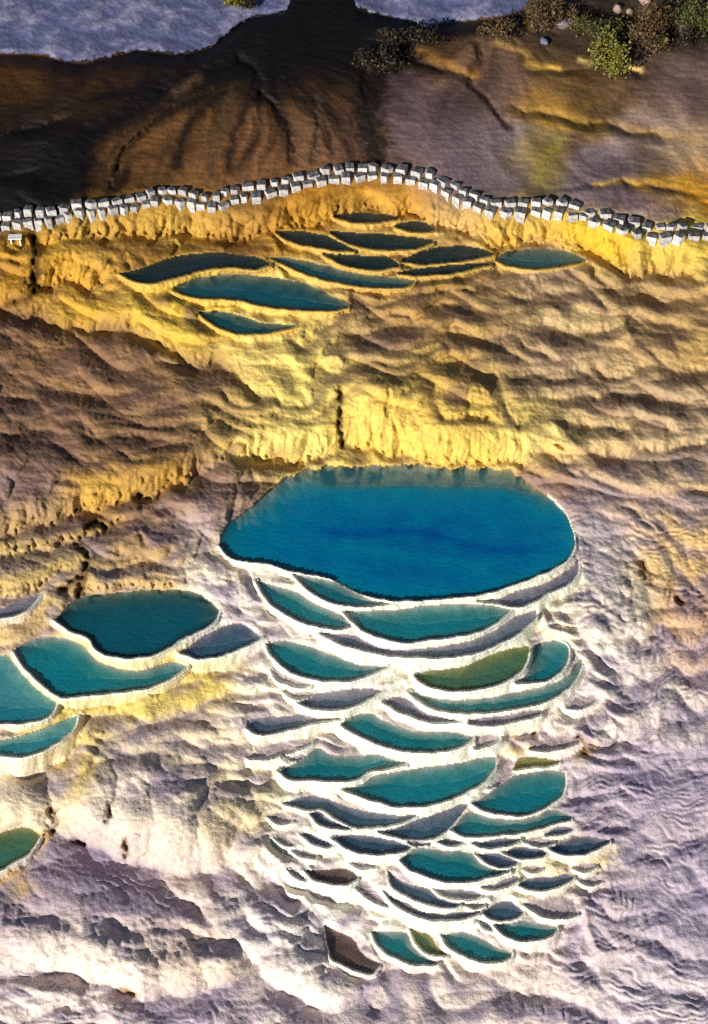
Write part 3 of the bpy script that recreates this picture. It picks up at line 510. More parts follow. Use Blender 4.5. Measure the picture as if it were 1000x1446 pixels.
POOL = np.full(PX.shape, -1, np.int16)                   # which pool's water stands here
BAND = np.full(PX.shape, -1, np.int16)                   # which pool's wall this is
BDIST = np.full(PX.shape, 99.0)                          # pixels out from the shore, on that wall
EDGE = np.zeros(PX.shape)                                # pixels in from the shore
shapes = []
for i, (up, lo, wall, depth, kind, label, group) in enumerate(POOLS):
    cu = jig(curve(up), 100 + i * 7, 3.2 if i == 0 else .9); cl = jig(curve(lo), 500 + i * 7)
    poly = np.vstack([cu, cl[::-1]])
    box = (slice(*rows(poly[:, 1].min() - 3, poly[:, 1].max() + wall + 9)), slice(*cols(poly[:, 0].min() - wall - 9, poly[:, 0].max() + wall + 9)))
    px, py = PX[box], PY[box]
    ins = inside(poly, px, py)
    d, vx, vy = dist_to(cl, px, py, wall + 12.0)
    du, _, _ = dist_to(cu, px, py, 60.0)
    dl = dist_to(cl, px, py, 60.0)[0] if depth > .5 else d
    shapes.append((box, ins, d, vx, vy, np.minimum(du * .55, dl * 1.8)))
for i, (box, ins, d, vx, vy, e) in enumerate(shapes):
    POOL[box] = np.where(ins & (POOL[box] < 0), i, POOL[box])
    EDGE[box] = np.where(POOL[box] == i, e, EDGE[box])
for i, (box, ins, d, vx, vy, e) in enumerate(shapes):
    wall = POOLS[i][2]
    down = np.clip(vy / np.maximum(d, .1), 0, 1)
    wid = (wall * 1.15 + 3.0) * (0.30 + 0.70 * down)
    ctr = (np.abs(PX[box] - (PX[box][0].min() + PX[box][0].max()) / 2) / max(1.0, (PX[box][0].max() - PX[box][0].min()) / 2))
    wid = wid * (1 - 0.45 * ctr ** 2) * (1 + .45 * noise(PX[box] / 26, PY[box] / 40, 90 + i))
    ok = (~ins) & (POOL[box] < 0) & (d < wid) & (vy > np.where(vx > 0, -0.9, -0.3) * d) & (d < BDIST[box])
    BAND[box] = np.where(ok, i, BAND[box]); BDIST[box] = np.where(ok, d, BDIST[box])

wet = POOL >= 0
band = BAND >= 0
BETA = np.where(wet, 0.0, BETA)
GXF = np.where(wet | band, 0.0, GXF)
BETA = np.where(band, np.where(BDIST < 4, 0.0, np.radians(78)), BETA)
WX = np.where(band, np.where(BDIST < 4, 3.0, 0.08), WX); WY = np.where(band, np.where(BDIST < 4, 3.0, 0.5), WY)
WX = np.where(wet, 30.0, WX); WY = np.where(wet, 30.0, WY)

def solve(gx, gy, Zb, Gy, Gx, Wx, Wy, lam=1.2e-5):
    dx = np.diff(gx)[None, :]; dy = np.diff(gy)[:, None]
    wx = np.minimum(Wx[:, 1:], Wx[:, :-1]) * (np.gradient(gy)[:, None]) / dx
    wy = np.minimum(Wy[1:, :], Wy[:-1, :]) * (np.gradient(gx)[None, :]) / dy
    gyy = 0.5 * (Gy[1:, :] + Gy[:-1, :]) * dy
    base = np.diff(Zb, axis=0)
    rhsg = gyy - base                                     # unknown is the rise above the mean slope
    bxm = 0.5 * (Gx[:, 1:] + Gx[:, :-1]) * dx - np.diff(Zb, axis=1)
    area = np.gradient(gy)[:, None] * np.gradient(gx)[None, :]
    lm = lam * area
    diag = lm.copy()
    diag[:, 1:] += wx; diag[:, :-1] += wx; diag[1:] += wy; diag[:-1] += wy
    def A(u):
        r = lm * u
        f = wx * (u[:, 1:] - u[:, :-1]); r[:, 1:] += f; r[:, :-1] -= f
        f = wy * (u[1:] - u[:-1]); r[1:] += f; r[:-1] -= f
        return r
    b = np.zeros_like(Zb)
    f = wy * rhsg; b[1:] += f; b[:-1] -= f
    f = wx * bxm; b[:, 1:] += f; b[:, :-1] -= f
    return A, b, 1.0 / diag

def cg(A, b, minv, u, n):
    r = b - A(u); z = minv * r; p = z.copy(); rz = (r * z).sum()
    for k in range(n):
        Ap = A(p); al = rz / (p * Ap).sum()
        u = u + al * p; r = r - al * Ap; z = minv * r
        rn = (r * z).sum(); p = z + (rn / rz) * p; rz = rn
    return u

GY = grad_y(BETA)
u = None; prev = None
for lev, n in ((8, 250), (4, 220), (2, 200), (1, 150)):
    ix = np.arange(0, NX, lev); iy = np.arange(0, NY, lev)
    s = np.ix_(iy, ix)
    def avg(a):
        if lev == 1: return a
        k = np.ones(lev) / lev
        a = np.apply_along_axis(lambda v: np.convolve(np.pad(v, (lev // 2, lev - 1 - lev // 2), 'edge'), k, 'valid'), 0, a) if lev < 3 else a
        c = np.cumsum(np.pad(a, ((lev // 2 + 1, lev // 2), (lev // 2 + 1, lev // 2)), 'edge'), axis=0).cumsum(axis=1)
        m = 2 * (lev // 2)
        return (c[m:, m:] - c[:-m, m:] - c[m:, :-m] + c[:-m, :-m])[:a.shape[0], :a.shape[1]] / (m * m)
    A_, b_, mi = solve(gx[ix], gy[iy], ZB[s], avg(GY)[s] if lev > 1 else GY, GXF[s], WX[s], WY[s])
    if u is None:
        u = np.zeros((len(iy), len(ix)))
    else:
        pgx, pgy = prev
        t = np.stack([np.interp(gx[ix], pgx, row) for row in u])
        u = np.stack([np.interp(gy[iy], pgy, t[:, k]) for k in range(t.shape[1])], 1)
    u = cg(A_, b_, mi, u, n)
    prev = (gx[ix], gy[iy])
Z = ZB + u
RISE = u

level = np.zeros(len(POOLS)); RIMH = np.zeros(len(POOLS))
for i in range(len(POOLS)):
    m = POOL == i
    level[i] = Z[m].mean() if m.any() else 0
    RIMH[i] = 0.085 if POOLS[i][2] > 9 else 0.065
RIMH[0] = 0.10

# fine relief, in metres towards the camera
steep = blur(smoothstep(math.radians(28), math.radians(58), BETA), 5)
dark_top = smoothstep(330, 250, PY)
lowr = smoothstep(820, 900, PY)
clear = 1 - np.clip(blur((wet | band).astype(float), 9) * 1.6, 0, 1)
wx_, wy_ = XB + .13 * noise(XB * 1.3, SB * 1.3, 40), SB + .15 * noise(XB * 1.3, SB * 1.3, 41)
def dome(kx, ky, seed, warp=1.0):                        # rounded lobes that meet in crisp creases
    d = cells(XB * (1 - warp) * kx + wx_ * warp * kx + seed * 1.7, wy_ * ky, seed)
    return .5 - d * d
def scallop(lam, lobe, seed, tilt=0.0, cusp=1.5):                  # overlapping scales: nearly level on top, rounding over, crisp foot
    p = -(SB + tilt * XB) / lam + .9 * noise(XB / (2.6 * lobe), SB / (2.0 * lobe), seed) - cusp * np.abs(noise(XB / lobe, SB / (1.7 * lobe), seed + 1))
    q_ = p - np.floor(p)
    return (q_ - q_ ** 5) * 1.5
lump = dome(2.3, 1.1, 31) * .20 + dome(5.2, 3.2, 32) * .045
flute = noise(wx_ * 7.0, wy_ * 0.9, 33) * 0.026 + noise(wx_ * 15.0, wy_ * 2.0, 34) * 0.012
flow = noise(XB / 3.0, SB / 3.0, 44)
right = smoothstep(620, 800, PX) * smoothstep(660, 760, PY)
gph = -(SB * 3.5 + XB * (0.6 * flow - 0.8 * smoothstep(650, 850, PX))) + 1.2 * noise(XB * .9, SB * 1.1, 35) + .75 * noise(XB * 2.6, SB * 2.6, 36)
gq = gph - np.floor(gph)
gour = (gq - gq ** 6) * 1.7 * 0.034 * (0.3 + 0.7 * smoothstep(-.3, .4, noise(XB * .7, SB * .9, 38)))
gourmask = (1 - steep) * (1 - dark_top) * (0.30 + 1.25 * right + .75 * smoothstep(1180, 1240, PY) * smoothstep(480, 300, PX))
rough = fbm(XB * 1.6, SB * 1.9, 5, 50, .5) * 0.028
fine = fbm(XB * 7.5, SB * 9.5, 3, 60, .6) * 0.022
knob = smoothstep(820, 900, PX) * smoothstep(700, 780, PY) * smoothstep(960, 900, PY)
knob = np.maximum(knob, .8 * smoothstep(330, 250, PX) * smoothstep(1290, 1330, PY) * smoothstep(1420, 1390, PY))
# flanks of the cascade are covered in scallops
fc = np.clip(np.abs(PX - (610 + .05 * (PY - 1050))) / (290 - .25 * np.abs(PY - 1050)), 0, 2)
flank = smoothstep(1.12, .9, fc) * smoothstep(800, 860, PY) * smoothstep(1400, 1350, PY)
shelf0 = np.zeros(PX.shape, bool)
for s_ in SHELVES: shelf0 |= inside(np.array(s_, float), PX, PY)
cliff = steep * (1 - lowr) * (1 - dark_top)
relief = cliff * (lump * 1.25 + flute * 1.3)
relief = relief + steep * lowr * (dome(1.15, .5, 68) * .16 + dome(2.8, 1.5, 69) * .07)
relief = relief + (1 - steep) * lowr * (1 - flank) * (dome(.8, .9, 61) * .10 * (1 - .6 * right))
relief = relief + flank * .16 * scallop(.62, 1.2, 81, 0, 1.2) * clear
relief = relief + (1 - dark_top) * (1 - lowr) * (1 - cliff) * .22 * scallop(1.35, 3.0, 85, .06, 1.0) * (.35 + .65 * smoothstep(-.3, .3, noise(XB / 4, SB / 4, 86)))
relief = relief + lowr * (1 - flank) * .09 * scallop(1.0, 2.4, 88, -.25, .9) * clear
bx, by = PX + 7 * noise(PX / 30, PY / 30, 91) + 3 * noise(PX / 10, PY / 10, 93), PY + 6 * noise(PX / 30, PY / 30, 92) + 2.5 * noise(PX / 10, PY / 10, 94)
bulge = np.zeros_like(PX)
for x_, y_, a_, b_h, h_ in BULGES:
    sl = (slice(*rows(y_ - b_h - 14, y_ + b_h + 14)), slice(*cols(x_ - a_ - 14, x_ + a_ + 14)))
    # fuller towards the foot, like dough that has sagged
    dy_ = (by[sl] - y_) / b_h
    rr = ((bx[sl] - x_) / a_) ** 2 + np.where(dy_ > 0, dy_ ** 2, dy_ ** 2)
    bulge[sl] = np.maximum(bulge[sl], h_ * np.clip(1 - rr, 0, 1) ** .8 * (1 + .35 * dy_))
relief = relief + .68 * bulge * clear
crust = .038 * (.25 - np.abs(noise(wx_ * 1.7, wy_ * 2.4, 95))) + .022 * (.25 - np.abs(noise(wx_ * 4.2, wy_ * 5.2, 96)))
relief = relief + crust * (1 - dark_top) * (1 - .5 * lowr)
relief = relief + (1 - dark_top) * (1 - lowr) * (1 - cliff) * .022 * scallop(.42, 1.4, 97, .1, .7)
relief = relief + gour * gourmask + knob * (dome(2.4, 2.4, 62) * .11)
relief = relief * (.35 + .65 * clear) + rough * (1 - .5 * dark_top) + fine * (1 - .35 * dark_top)
# the wet apron: faint curving furrows and fine ripples; the rock shelf: rugged
apx, apy = PX - 385, (PY - 55) * 1.25
bend = .9 * noise(PX / 110, PY / 110, 77) + .3 * noise(PX / 40, PY / 40, 73)
fan = fbm(np.arctan2(apx, apy) * 5.0 + bend, np.hypot(apx, apy) / 170, 4, 74)
fan2 = fbm(np.arctan2(PX - 700, (PY - 20) * 1.3) * 4 + bend, np.hypot(PX - 700, PY - 20) / 200, 3, 76)
fan = fan * smoothstep(25, 130, np.hypot(apx, apy))
fl = smoothstep(620, 520, PX)
fan = fan * fl + fan2 * (1 - fl) * .6
apron = dark_top * np.where(shelf0, 0, 1)
black = np.maximum(smoothstep(150, 60, PX + 30 * noise(PX / 40, PY / 40, 261)) * smoothstep(165, 210, PY + 20 * noise(PX / 30, PY / 30, 262)), smoothstep(130, 60, np.hypot((PX - 440) / 1.3, PY - 40) + 25 * noise(PX / 30, PY / 30, 263))) * apron
relief = relief + apron * (fan * .08 + .05 * noise(XB * .8 + .5 * noise(XB * .3, SB * .3, 66), SB * .22, 63) + .013 * noise(XB * 2.2 + SB, SB * 6, 67))
relief = relief + np.where(shelf0, .08 * fbm(XB * .8 - SB * .5, SB * 1.1 + XB * .35, 5, 222, .55), 0)
vary = noise(wx_ * 1.1, wy_ * .3, 87)
wall_rel = flute * .8 + fine * .4 + dome(3.2, 1.2, 65) * .05 + vary * .05
relief = np.where(band, wall_rel * smoothstep(3, 7, BDIST), relief)
pitn = smoothstep(.15, .45, noise(PX / 6.5, PY / 9, 72)) * PIT * np.where(wet | band, 0, 1)
relief = relief - .13 * pitn
near = np.where(wet, 0.0, 1.0)
Z = Z + relief * near

for pts, hw, dep in CRACKS:
    c = curve(pts)
    sl = (slice(*rows(c[:, 1].min() - 3 * hw, c[:, 1].max() + 3 * hw)), slice(*cols(c[:, 0].min() - 3 * hw, c[:, 0].max() + 3 * hw)))
    d, _, _ = dist_to(c, PX[sl] + 3 * noise(PX[sl] / 7, PY[sl] / 7, 70) + 5 * noise(PX[sl] / 25, PY[sl] / 22, 79), PY[sl], 3 * hw)
    Z[sl] -= dep * np.exp(-(d / hw) ** 2) * np.where(PY[sl] < 230, .5, .75 * smoothstep(-.5, .3, noise(PX[sl] / 12, PY[sl] / 12, 71))) * np.where(wet[sl] | band[sl], 0, 1)

# lips, beds
DEPTH = np.zeros_like(Z)
for i, (box, ins, d, vx, vy, e) in enumerate(shapes):
    up, lo, wall, depth, kind, label, group = POOLS[i]
    zb = Z[box]; lv = level[i]
    mine = (POOL[box] == i)
    # the lip: sharp inside, rounded outside
    bb = (BAND[box] == i) & (BDIST[box] < 5.5)
    dd = BDIST[box]
    h = RIMH[i] * (1 + .25 * noise(PX[box] / 22, PY[box] / 22, 80)) * np.where(dd < 1.3, dd / 1.3, np.clip(1 - (dd - 1.3) / 4.5, 0, 1) ** .8)
    zb = np.where(bb, np.maximum(lv + h, np.minimum(zb, lv + RIMH[i]) * smoothstep(2, 5.5, dd) + (lv + h) * (1 - smoothstep(2, 5.5, dd))), zb)
    # elsewhere along the shore the ground stands just clear of the water
    shore = (~mine) & (POOL[box] < 0) & (BAND[box] != i) & (np.minimum(d, 99) < 3)
    zb = np.where(shore, np.maximum(zb, lv + .012), zb)
    bed = lv - max(depth, .015) * (1 - np.exp(-e / (8 + 32 * depth))) - .004 + (.03 + .05 * depth) * fbm(XB[box] * 2.2, SB[box] * 2.2, 3, 90) * np.clip(e / 8, 0, 1)
    if i == 0:
        bed = bed - .7 * np.exp(-((PX[box] - 590) / 190) ** 2 - ((PY[box] - 770) / 60) ** 2) + .5 * np.exp(-((PY[box] - (772 + .13 * (PX[box] - 470))) / 10) ** 2) * smoothstep(420, 500, PX[box]) * smoothstep(760, 640, PX[box]) - .8 * np.exp(-((PY[box] - (745 + .11 * (PX[box] - 470) + 7 * np.sin(PX[box] / 34.))) / 6) ** 2) * smoothstep(400, 480, PX[box]) * smoothstep(800, 700, PX[box])
    if i == 0: bed = np.minimum(bed + .55 * smoothstep(705, 670, PY[box]) * smoothstep(420, 480, PX[box]), lv - .02 - .1 * np.clip(e / 5, 0, 1))
    if kind == 'cyan':
        bed = np.minimum(bed + .45 * smoothstep(75, 20, PX[box]) * np.clip(e / 20, 0, 1), lv - .05 - .15 * np.clip(e / 10, 0, 1))
    if kind == 'dry':
        bed = lv - .05 * (1 - np.exp(-e / 4)) + .025 * fine[box] / .03 + gour[box] * .9 
    zb = np.where(mine, bed, zb)
    DEPTH[box] = np.where(mine, np.maximum(0, lv - bed), DEPTH[box])
    Z[box] = zb
VX, VY = at_z(PX, PY, Z)

# ------------------------------------------------------------------ colour of the stone, some shade painted in
def lin(c):
    c = np.array(c, float) / 255
    return np.where(c < .04045, c / 12.92, ((c + .055) / 1.055) ** 2.4)
wpx = PX + 16 * noise(PX / 40, PY / 40, 200) + 7 * noise(PX / 13, PY / 13, 201)
wpy = PY + 12 * noise(PX / 40, PY / 30, 202) + 5 * noise(PX / 13, PY / 11, 203)
acc = np.zeros(PX.shape + (3,)); tot = np.full(PX.shape, 1e-9)
for x, y, r, c in TINTS:
    wgt = np.exp(-(((wpx - x) / r) ** 2 + ((wpy - y) / (r * .8)) ** 2) * .8) + 1e-4 * (r / 40) / (1 + ((wpx - x) ** 2 + (wpy - y) ** 2) / 900)
    acc += wgt[..., None] * lin(c); tot += wgt
TINT = acc / tot[..., None]
# brown-mauve sediment and painted-in shade where the ground lies level, cleaner calcite where water runs steeply
sed_shade = smoothstep(math.radians(22), math.radians(2), BETA) * smoothstep(330, 400, PY)
sed_shade = np.where(wet | band, 0, sed_shade)
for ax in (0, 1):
    sed_shade = np.apply_along_axis(lambda v: np.convolve(v, np.ones(7) / 7, 'same'), ax, sed_shade)
sed_shade = np.clip(sed_shade * (.75 + .5 * noise(XB * .9, SB * .9, 210)), 0, 1)
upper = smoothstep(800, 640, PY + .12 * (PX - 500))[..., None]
sed_shade_col = lin((108, 82, 74)) * upper + lin((150, 136, 158)) * (1 - upper)
TINT = TINT * (1 - .74 * sed_shade[..., None]) + sed_shade_col * .74 * sed_shade[..., None]
up_ = dark_top * np.where(wet | band, 0, 1)
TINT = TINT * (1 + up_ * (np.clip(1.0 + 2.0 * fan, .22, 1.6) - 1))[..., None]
warm = (smoothstep(780, 400, PX + 90 * noise(PX / 90, PY / 90, 260)) * apron)[..., None]
cool = lowr[..., None]
TINT = TINT * (1 - cool + cool * np.array([1.0, .985, 1.06]))
TINT = TINT * (1 - warm + warm * np.array([.88, .72, .54]))
TINT = TINT * (1 - .22 * apron[..., None]) * (1 - .75 * black[..., None])
# calcite lips and walls of the pools are clean and pale
wallc = np.where((PY < 500)[..., None], lin((214, 178, 96)), lin((252, 243, 226)))
bw = np.where(band, .35 + .5 * smoothstep(10, 2, BDIST), 0)[..., None]
TINT = TINT * (1 - bw) + wallc * bw
for s in SHELVES:
    c = np.array(s, float)
    m = inside(c, PX + 3 * noise(PX / 8, PY / 8, 220), PY + 3 * noise(PX / 9, PY / 7, 221))
    v = fbm(XB * .8 - SB * .5, SB * 1.1 + XB * .35, 5, 222, .65)
    col = lin((88, 92, 124)) * (1 - smoothstep(-.1, .35, v))[..., None] + lin((132, 130, 154)) * smoothstep(-.1, .35, v)[..., None]  # bluish and darkened: shade lying over the shelf is painted into its colour
    TINT = np.where(m[..., None], col, TINT)
    s_m = m if s is SHELVES[0] else (s_m | m)
for pts, hw, c, a in STAINS:
    cc = curve(pts)
    sl = (slice(*rows(cc[:, 1].min() - 3 * hw, cc[:, 1].max() + 3 * hw)), slice(*cols(cc[:, 0].min() - 3 * hw, cc[:, 0].max() + 3 * hw)))
    if sl[0].start >= sl[0].stop or sl[1].start >= sl[1].stop: continue
    hw = hw * (1.35 if cc[:, 1].mean() < 230 else 1.0); a = min(.97, a * (1.15 if cc[:, 1].mean() < 230 else 1.0))
    d, _, _ = dist_to(cc, PX[sl] + hw * .7 * noise(PX[sl] / 14, PY[sl] / 14, 230) + hw * .5 * noise(PX[sl] / 4, PY[sl] / 4, 231), PY[sl], 3.2 * hw)
    w_ = (a * np.exp(-(d / hw) ** 2 * .9) * np.where(wet[sl] | (band[sl] & (PY[sl] > 700)), 0, 1) * np.where(s_m[sl], 0, 1))[..., None]
    TINT[sl] = TINT[sl] * (1 - w_) + lin(c) * w_
# beds of the pools
for i in range(len(POOLS)):
    box = shapes[i][0]; m = (POOL[box] == i)[..., None]
    kind = POOLS[i][4]
    c = {'black': (52, 58, 50), 'dark': (120, 120, 96), 'brown': (124, 102, 96), 'dry': (196, 180, 178), 'green': (150, 140, 90), 'grey': (168, 152, 158), 'slate': (146, 134, 142), 'teal': (176, 160, 150), 'blue': (170, 150, 110)}.get(kind, (190, 186, 160))
    v = fbm(XB[box] * 2.5, SB[box] * 2.5, 3, 240 + i)[..., None]
    col = lin(c) * (1 + .5 * v)
    if i == 0:                                            # dark weed along the back shore
        patch = smoothstep(.0, .3, fbm(XB[box] * 2.0, SB[box] * 1.1, 3, 299))[..., None] * smoothstep(712, 668, PY[box])[..., None]
        col = col * (1 - .92 * patch)
    if kind == 'dark' and i > 50:
        patch = smoothstep(.12, .4, fbm(XB[box] * 1.6, SB[box] * 2.2, 3, 300 + i))[..., None]
        col = col * (1 - .85 * patch)
    TINT[box] = np.where(m, col, TINT[box])
TINT = TINT * (1 + .16 * fbm(XB * 2.4, SB * 2.6, 4, 250))[..., None]
lum = (TINT @ np.array([.3, .6, .1]))[..., None]
TINT = lum + (TINT - lum) * 1.04
TINT = np.clip(TINT, .004, .86)
# ------------------------------------------------------------------ materials
def new_mat(name):
    m = bpy.data.materials.new(name); m.use_nodes = True
    nt = m.node_tree
    return m, nt, nt.nodes['Principled BSDF']
def N(nt, typ, **kw):
    n = nt.nodes.new(typ)
    for k_, v in kw.items(): setattr(n, k_, v)
    return n

def stone_material():
    m, nt, b = new_mat('travertine')
    L = nt.links.new
    at = N(nt, 'ShaderNodeAttribute', attribute_name='tint')
    geo = N(nt, 'ShaderNodeNewGeometry')
    n1 = N(nt, 'ShaderNodeTexNoise'); n1.inputs['Scale'].default_value = 7; n1.inputs['Detail'].default_value = 10; n1.inputs['Roughness'].default_value = .72
    n2 = N(nt, 'ShaderNodeTexNoise'); n2.inputs['Scale'].default_value = 22; n2.inputs['Detail'].default_value = 4
    L(geo.outputs['Position'], n1.inputs['Vector']); L(geo.outputs['Position'], n2.inputs['Vector'])
    mr = N(nt, 'ShaderNodeMapRange'); mr.inputs[1].default_value = .3; mr.inputs[2].default_value = .7; mr.inputs[3].default_value = .74; mr.inputs[4].default_value = 1.2
    L(n1.outputs['Fac'], mr.inputs[0])
    mx = N(nt, 'ShaderNodeMix', data_type='RGBA', blend_type='MULTIPLY'); mx.inputs[0].default_value = 1
    L(at.outputs['Color'], mx.inputs[6]); L(mr.outputs[0], mx.inputs[7])
    L(mx.outputs[2], b.inputs['Base Color'])
    b.inputs['Roughness'].default_value = .62
    b.inputs['Specular IOR Level'].default_value = .18
    bp = N(nt, 'ShaderNodeBump'); bp.inputs['Strength'].default_value = .7; bp.inputs['Distance'].default_value = .035
    bp2 = N(nt, 'ShaderNodeBump'); bp2.inputs['Strength'].default_value = .8; bp2.inputs['Distance'].default_value = .03
    L(n1.outputs['Fac'], bp.inputs['Height']); L(n2.outputs['Fac'], bp2.inputs['Height'])
    L(bp.outputs['Normal'], bp2.inputs['Normal']); L(bp2.outputs['Normal'], b.inputs['Normal'])
    return m

def water_material(name, shallow, deep, scale, clear):
    """pool water: what lies under it shows through where it is shallow, its own body colour takes over with depth"""
    m = bpy.data.materials.new(name); m.use_nodes = True
    nt = m.node_tree; nt.nodes.clear(); L = nt.links.new
    out = N(nt, 'ShaderNodeOutputMaterial')
    at = N(nt, 'ShaderNodeAttribute', attribute_name='depth')
    geo = N(nt, 'ShaderNodeNewGeometry')
    def math_(op, a, b_=None):
        n = N(nt, 'ShaderNodeMath', operation=op)
        for j, v in enumerate((a, b_)):
            if v is None: continue
            if isinstance(v, (int, float)): n.inputs[j].default_value = v
            else: L(v, n.inputs[j])
        return n.outputs[0]
    murk = math_('SUBTRACT', 1.0, math_('EXPONENT', math_('MULTIPLY', at.outputs['Fac'], -1.0 / clear)))
    cm = math_('SUBTRACT', 1.0, math_('EXPONENT', math_('MULTIPLY', at.outputs['Fac'], -1.0 / scale)))
    n0 = N(nt, 'ShaderNodeTexNoise'); n0.inputs['Scale'].default_value = 1.1; n0.inputs['Detail'].default_value = 5
    L(geo.outputs['Position'], n0.inputs['Vector'])
    cm2 = N(nt, 'ShaderNodeClamp')
    L(math_('ADD', cm, math_('MULTIPLY', math_('SUBTRACT', n0.outputs['Fac'], .5), .5)), cm2.inputs[0])
    mx = N(nt, 'ShaderNodeMix', data_type='RGBA')
    mx.inputs[6].default_value = (*lin(shallow), 1); mx.inputs[7].default_value = (*lin(deep), 1)
    L(cm2.outputs[0], mx.inputs[0])
    # ripples
    mp = N(nt, 'ShaderNodeMapping'); mp.inputs['Scale'].default_value = (5.0, 9.0, 5.0); mp.inputs['Rotation'].default_value = (0, 0, .45)
    L(geo.outputs['Position'], mp.inputs['Vector'])
    w1 = N(nt, 'ShaderNodeTexNoise'); w1.inputs['Scale'].default_value = 1.0; w1.inputs['Detail'].default_value = 4; w1.inputs['Roughness'].default_value = .6
    L(mp.outputs[0], w1.inputs['Vector'])
    bp = N(nt, 'ShaderNodeBump'); bp.inputs['Strength'].default_value = .5; bp.inputs['Distance'].default_value = .045
    L(w1.outputs['Fac'], bp.inputs['Height'])
    tr = N(nt, 'ShaderNodeBsdfTransparent')
    tc = N(nt, 'ShaderNodeMix', data_type='RGBA'); tc.inputs[6].default_value = (1, 1, 1, 1); tc.inputs[7].default_value = (*np.clip(lin(shallow) * 3.0, 0, 1), 1)
    L(cm, tc.inputs[0]); L(tc.outputs[2], tr.inputs['Color'])
    df = N(nt, 'ShaderNodeBsdfDiffuse'); L(mx.outputs[2], df.inputs['Color']); L(bp.outputs['Normal'], df.inputs['Normal'])
    m1 = N(nt, 'ShaderNodeMixShader'); L(murk, m1.inputs[0]); L(tr.outputs[0], m1.inputs[1]); L(df.outputs[0], m1.inputs[2])
    gl = N(nt, 'ShaderNodeBsdfGlossy'); gl.inputs['Roughness'].default_value = .12; L(bp.outputs['Normal'], gl.inputs['Normal'])
    fr = N(nt, 'ShaderNodeFresnel'); L(math_('SUBTRACT', 1.33, math_('MULTIPLY', geo.outputs['Backfacing'], 1.33 - 1 / 1.33)), fr.inputs['IOR']); L(bp.outputs['Normal'], fr.inputs['Normal'])
    m2 = N(nt, 'ShaderNodeMixShader'); L(fr.outputs[0], m2.inputs[0]); L(m1.outputs[0], m2.inputs[1]); L(gl.outputs[0], m2.inputs[2])
    L(m2.outputs[0], out.inputs['Surface'])
    return m

STONE = stone_material()
WATER = {
 'blue': water_material('water_blue', (4, 168, 192), (0, 62, 148), 1.25, .35),
 'teal': water_material('water_teal', (40, 172, 172), (0, 116, 146), .45, .25),
 'cyan': water_material('water_cyan', (60, 196, 212), (0, 122, 158), .5, .28),
 'green': water_material('water_green', (96, 140, 104), (40, 130, 126), .5, .2),
 'slate': water_material('water_slate', (96, 132, 150), (24, 108, 138), .3, .2),
 'grey': water_material('water_grey', (120, 142, 154), (60, 138, 154), .25, .25),
 'dark': water_material('water_dark', (40, 120, 130), (0, 92, 116), .5, .25),
 'black': water_material('water_black', (40, 74, 82), (14, 56, 70), .5, .25),
 'brown': water_material('water_brown', (110, 98, 94), (90, 84, 88), .3, .3),
}

# ------------------------------------------------------------------ meshes out of the grid
P = np.stack([VX, VY, Z], -1)
gxv = np.gradient(P, axis=1); gyv = np.gradient(P, axis=0)
NRM = np.cross(gyv, gxv)
NRM /= np.linalg.norm(NRM, axis=-1, keepdims=True)
if NRM[NY // 2, NX // 2, 2] < 0: NRM = -NRM
P = P.reshape(-1, 3); NRM = NRM.reshape(-1, 3)
IDX = np.arange(NX * NY).reshape(NY, NX)
QUAD = np.stack([IDX[1:, :-1], IDX[1:, 1:], IDX[:-1, 1:], IDX[:-1, :-1]], -1).reshape(-1, 4)

def mesh_from(name, quads, verts, mat, normals=None, origin=(0, 0, 0), attrs=()):
    used, inv = np.unique(quads, return_inverse=True)
    v = (verts[used] - np.array(origin)).astype(np.float32)
    q_ = inv.reshape(-1, 4).astype(np.int32)
    me = bpy.data.meshes.new(name)
    me.vertices.add(len(v)); me.vertices.foreach_set('co', v.ravel())
    me.loops.add(q_.size); me.loops.foreach_set('vertex_index', q_.ravel())
    me.polygons.add(len(q_)); me.polygons.foreach_set('loop_start', np.arange(0, q_.size, 4, dtype=np.int32))
    me.polygons.foreach_set('loop_total', np.full(len(q_), 4, np.int32))
    me.polygons.foreach_set('use_smooth', np.ones(len(q_), bool))
    me.update(calc_edges=True)
    for an, dom, arr in attrs:
        if an == 'tint':
            a = me.attributes.new('tint', 'FLOAT_COLOR', 'POINT')
            a.data.foreach_set('color', np.concatenate([arr[used], np.ones((len(used), 1))], 1).astype(np.float32).ravel())
        else:
            a = me.attributes.new(an, 'FLOAT', 'POINT'); a.data.foreach_set('value', arr[used].astype(np.float32))
    if normals is not None:
        me.normals_split_custom_set_from_vertices(normals[used].astype(np.float32))
    me.materials.append(mat)
    o = bpy.data.objects.new(name, me)
    COL.objects.link(o)
    return o

def tag(o, label=None, cat=None, group=None, kind=None):
    if label: o['label'] = label
    if cat: o['category'] = cat
    if group: o['group'] = group
    if kind: o['kind'] = kind
    return o

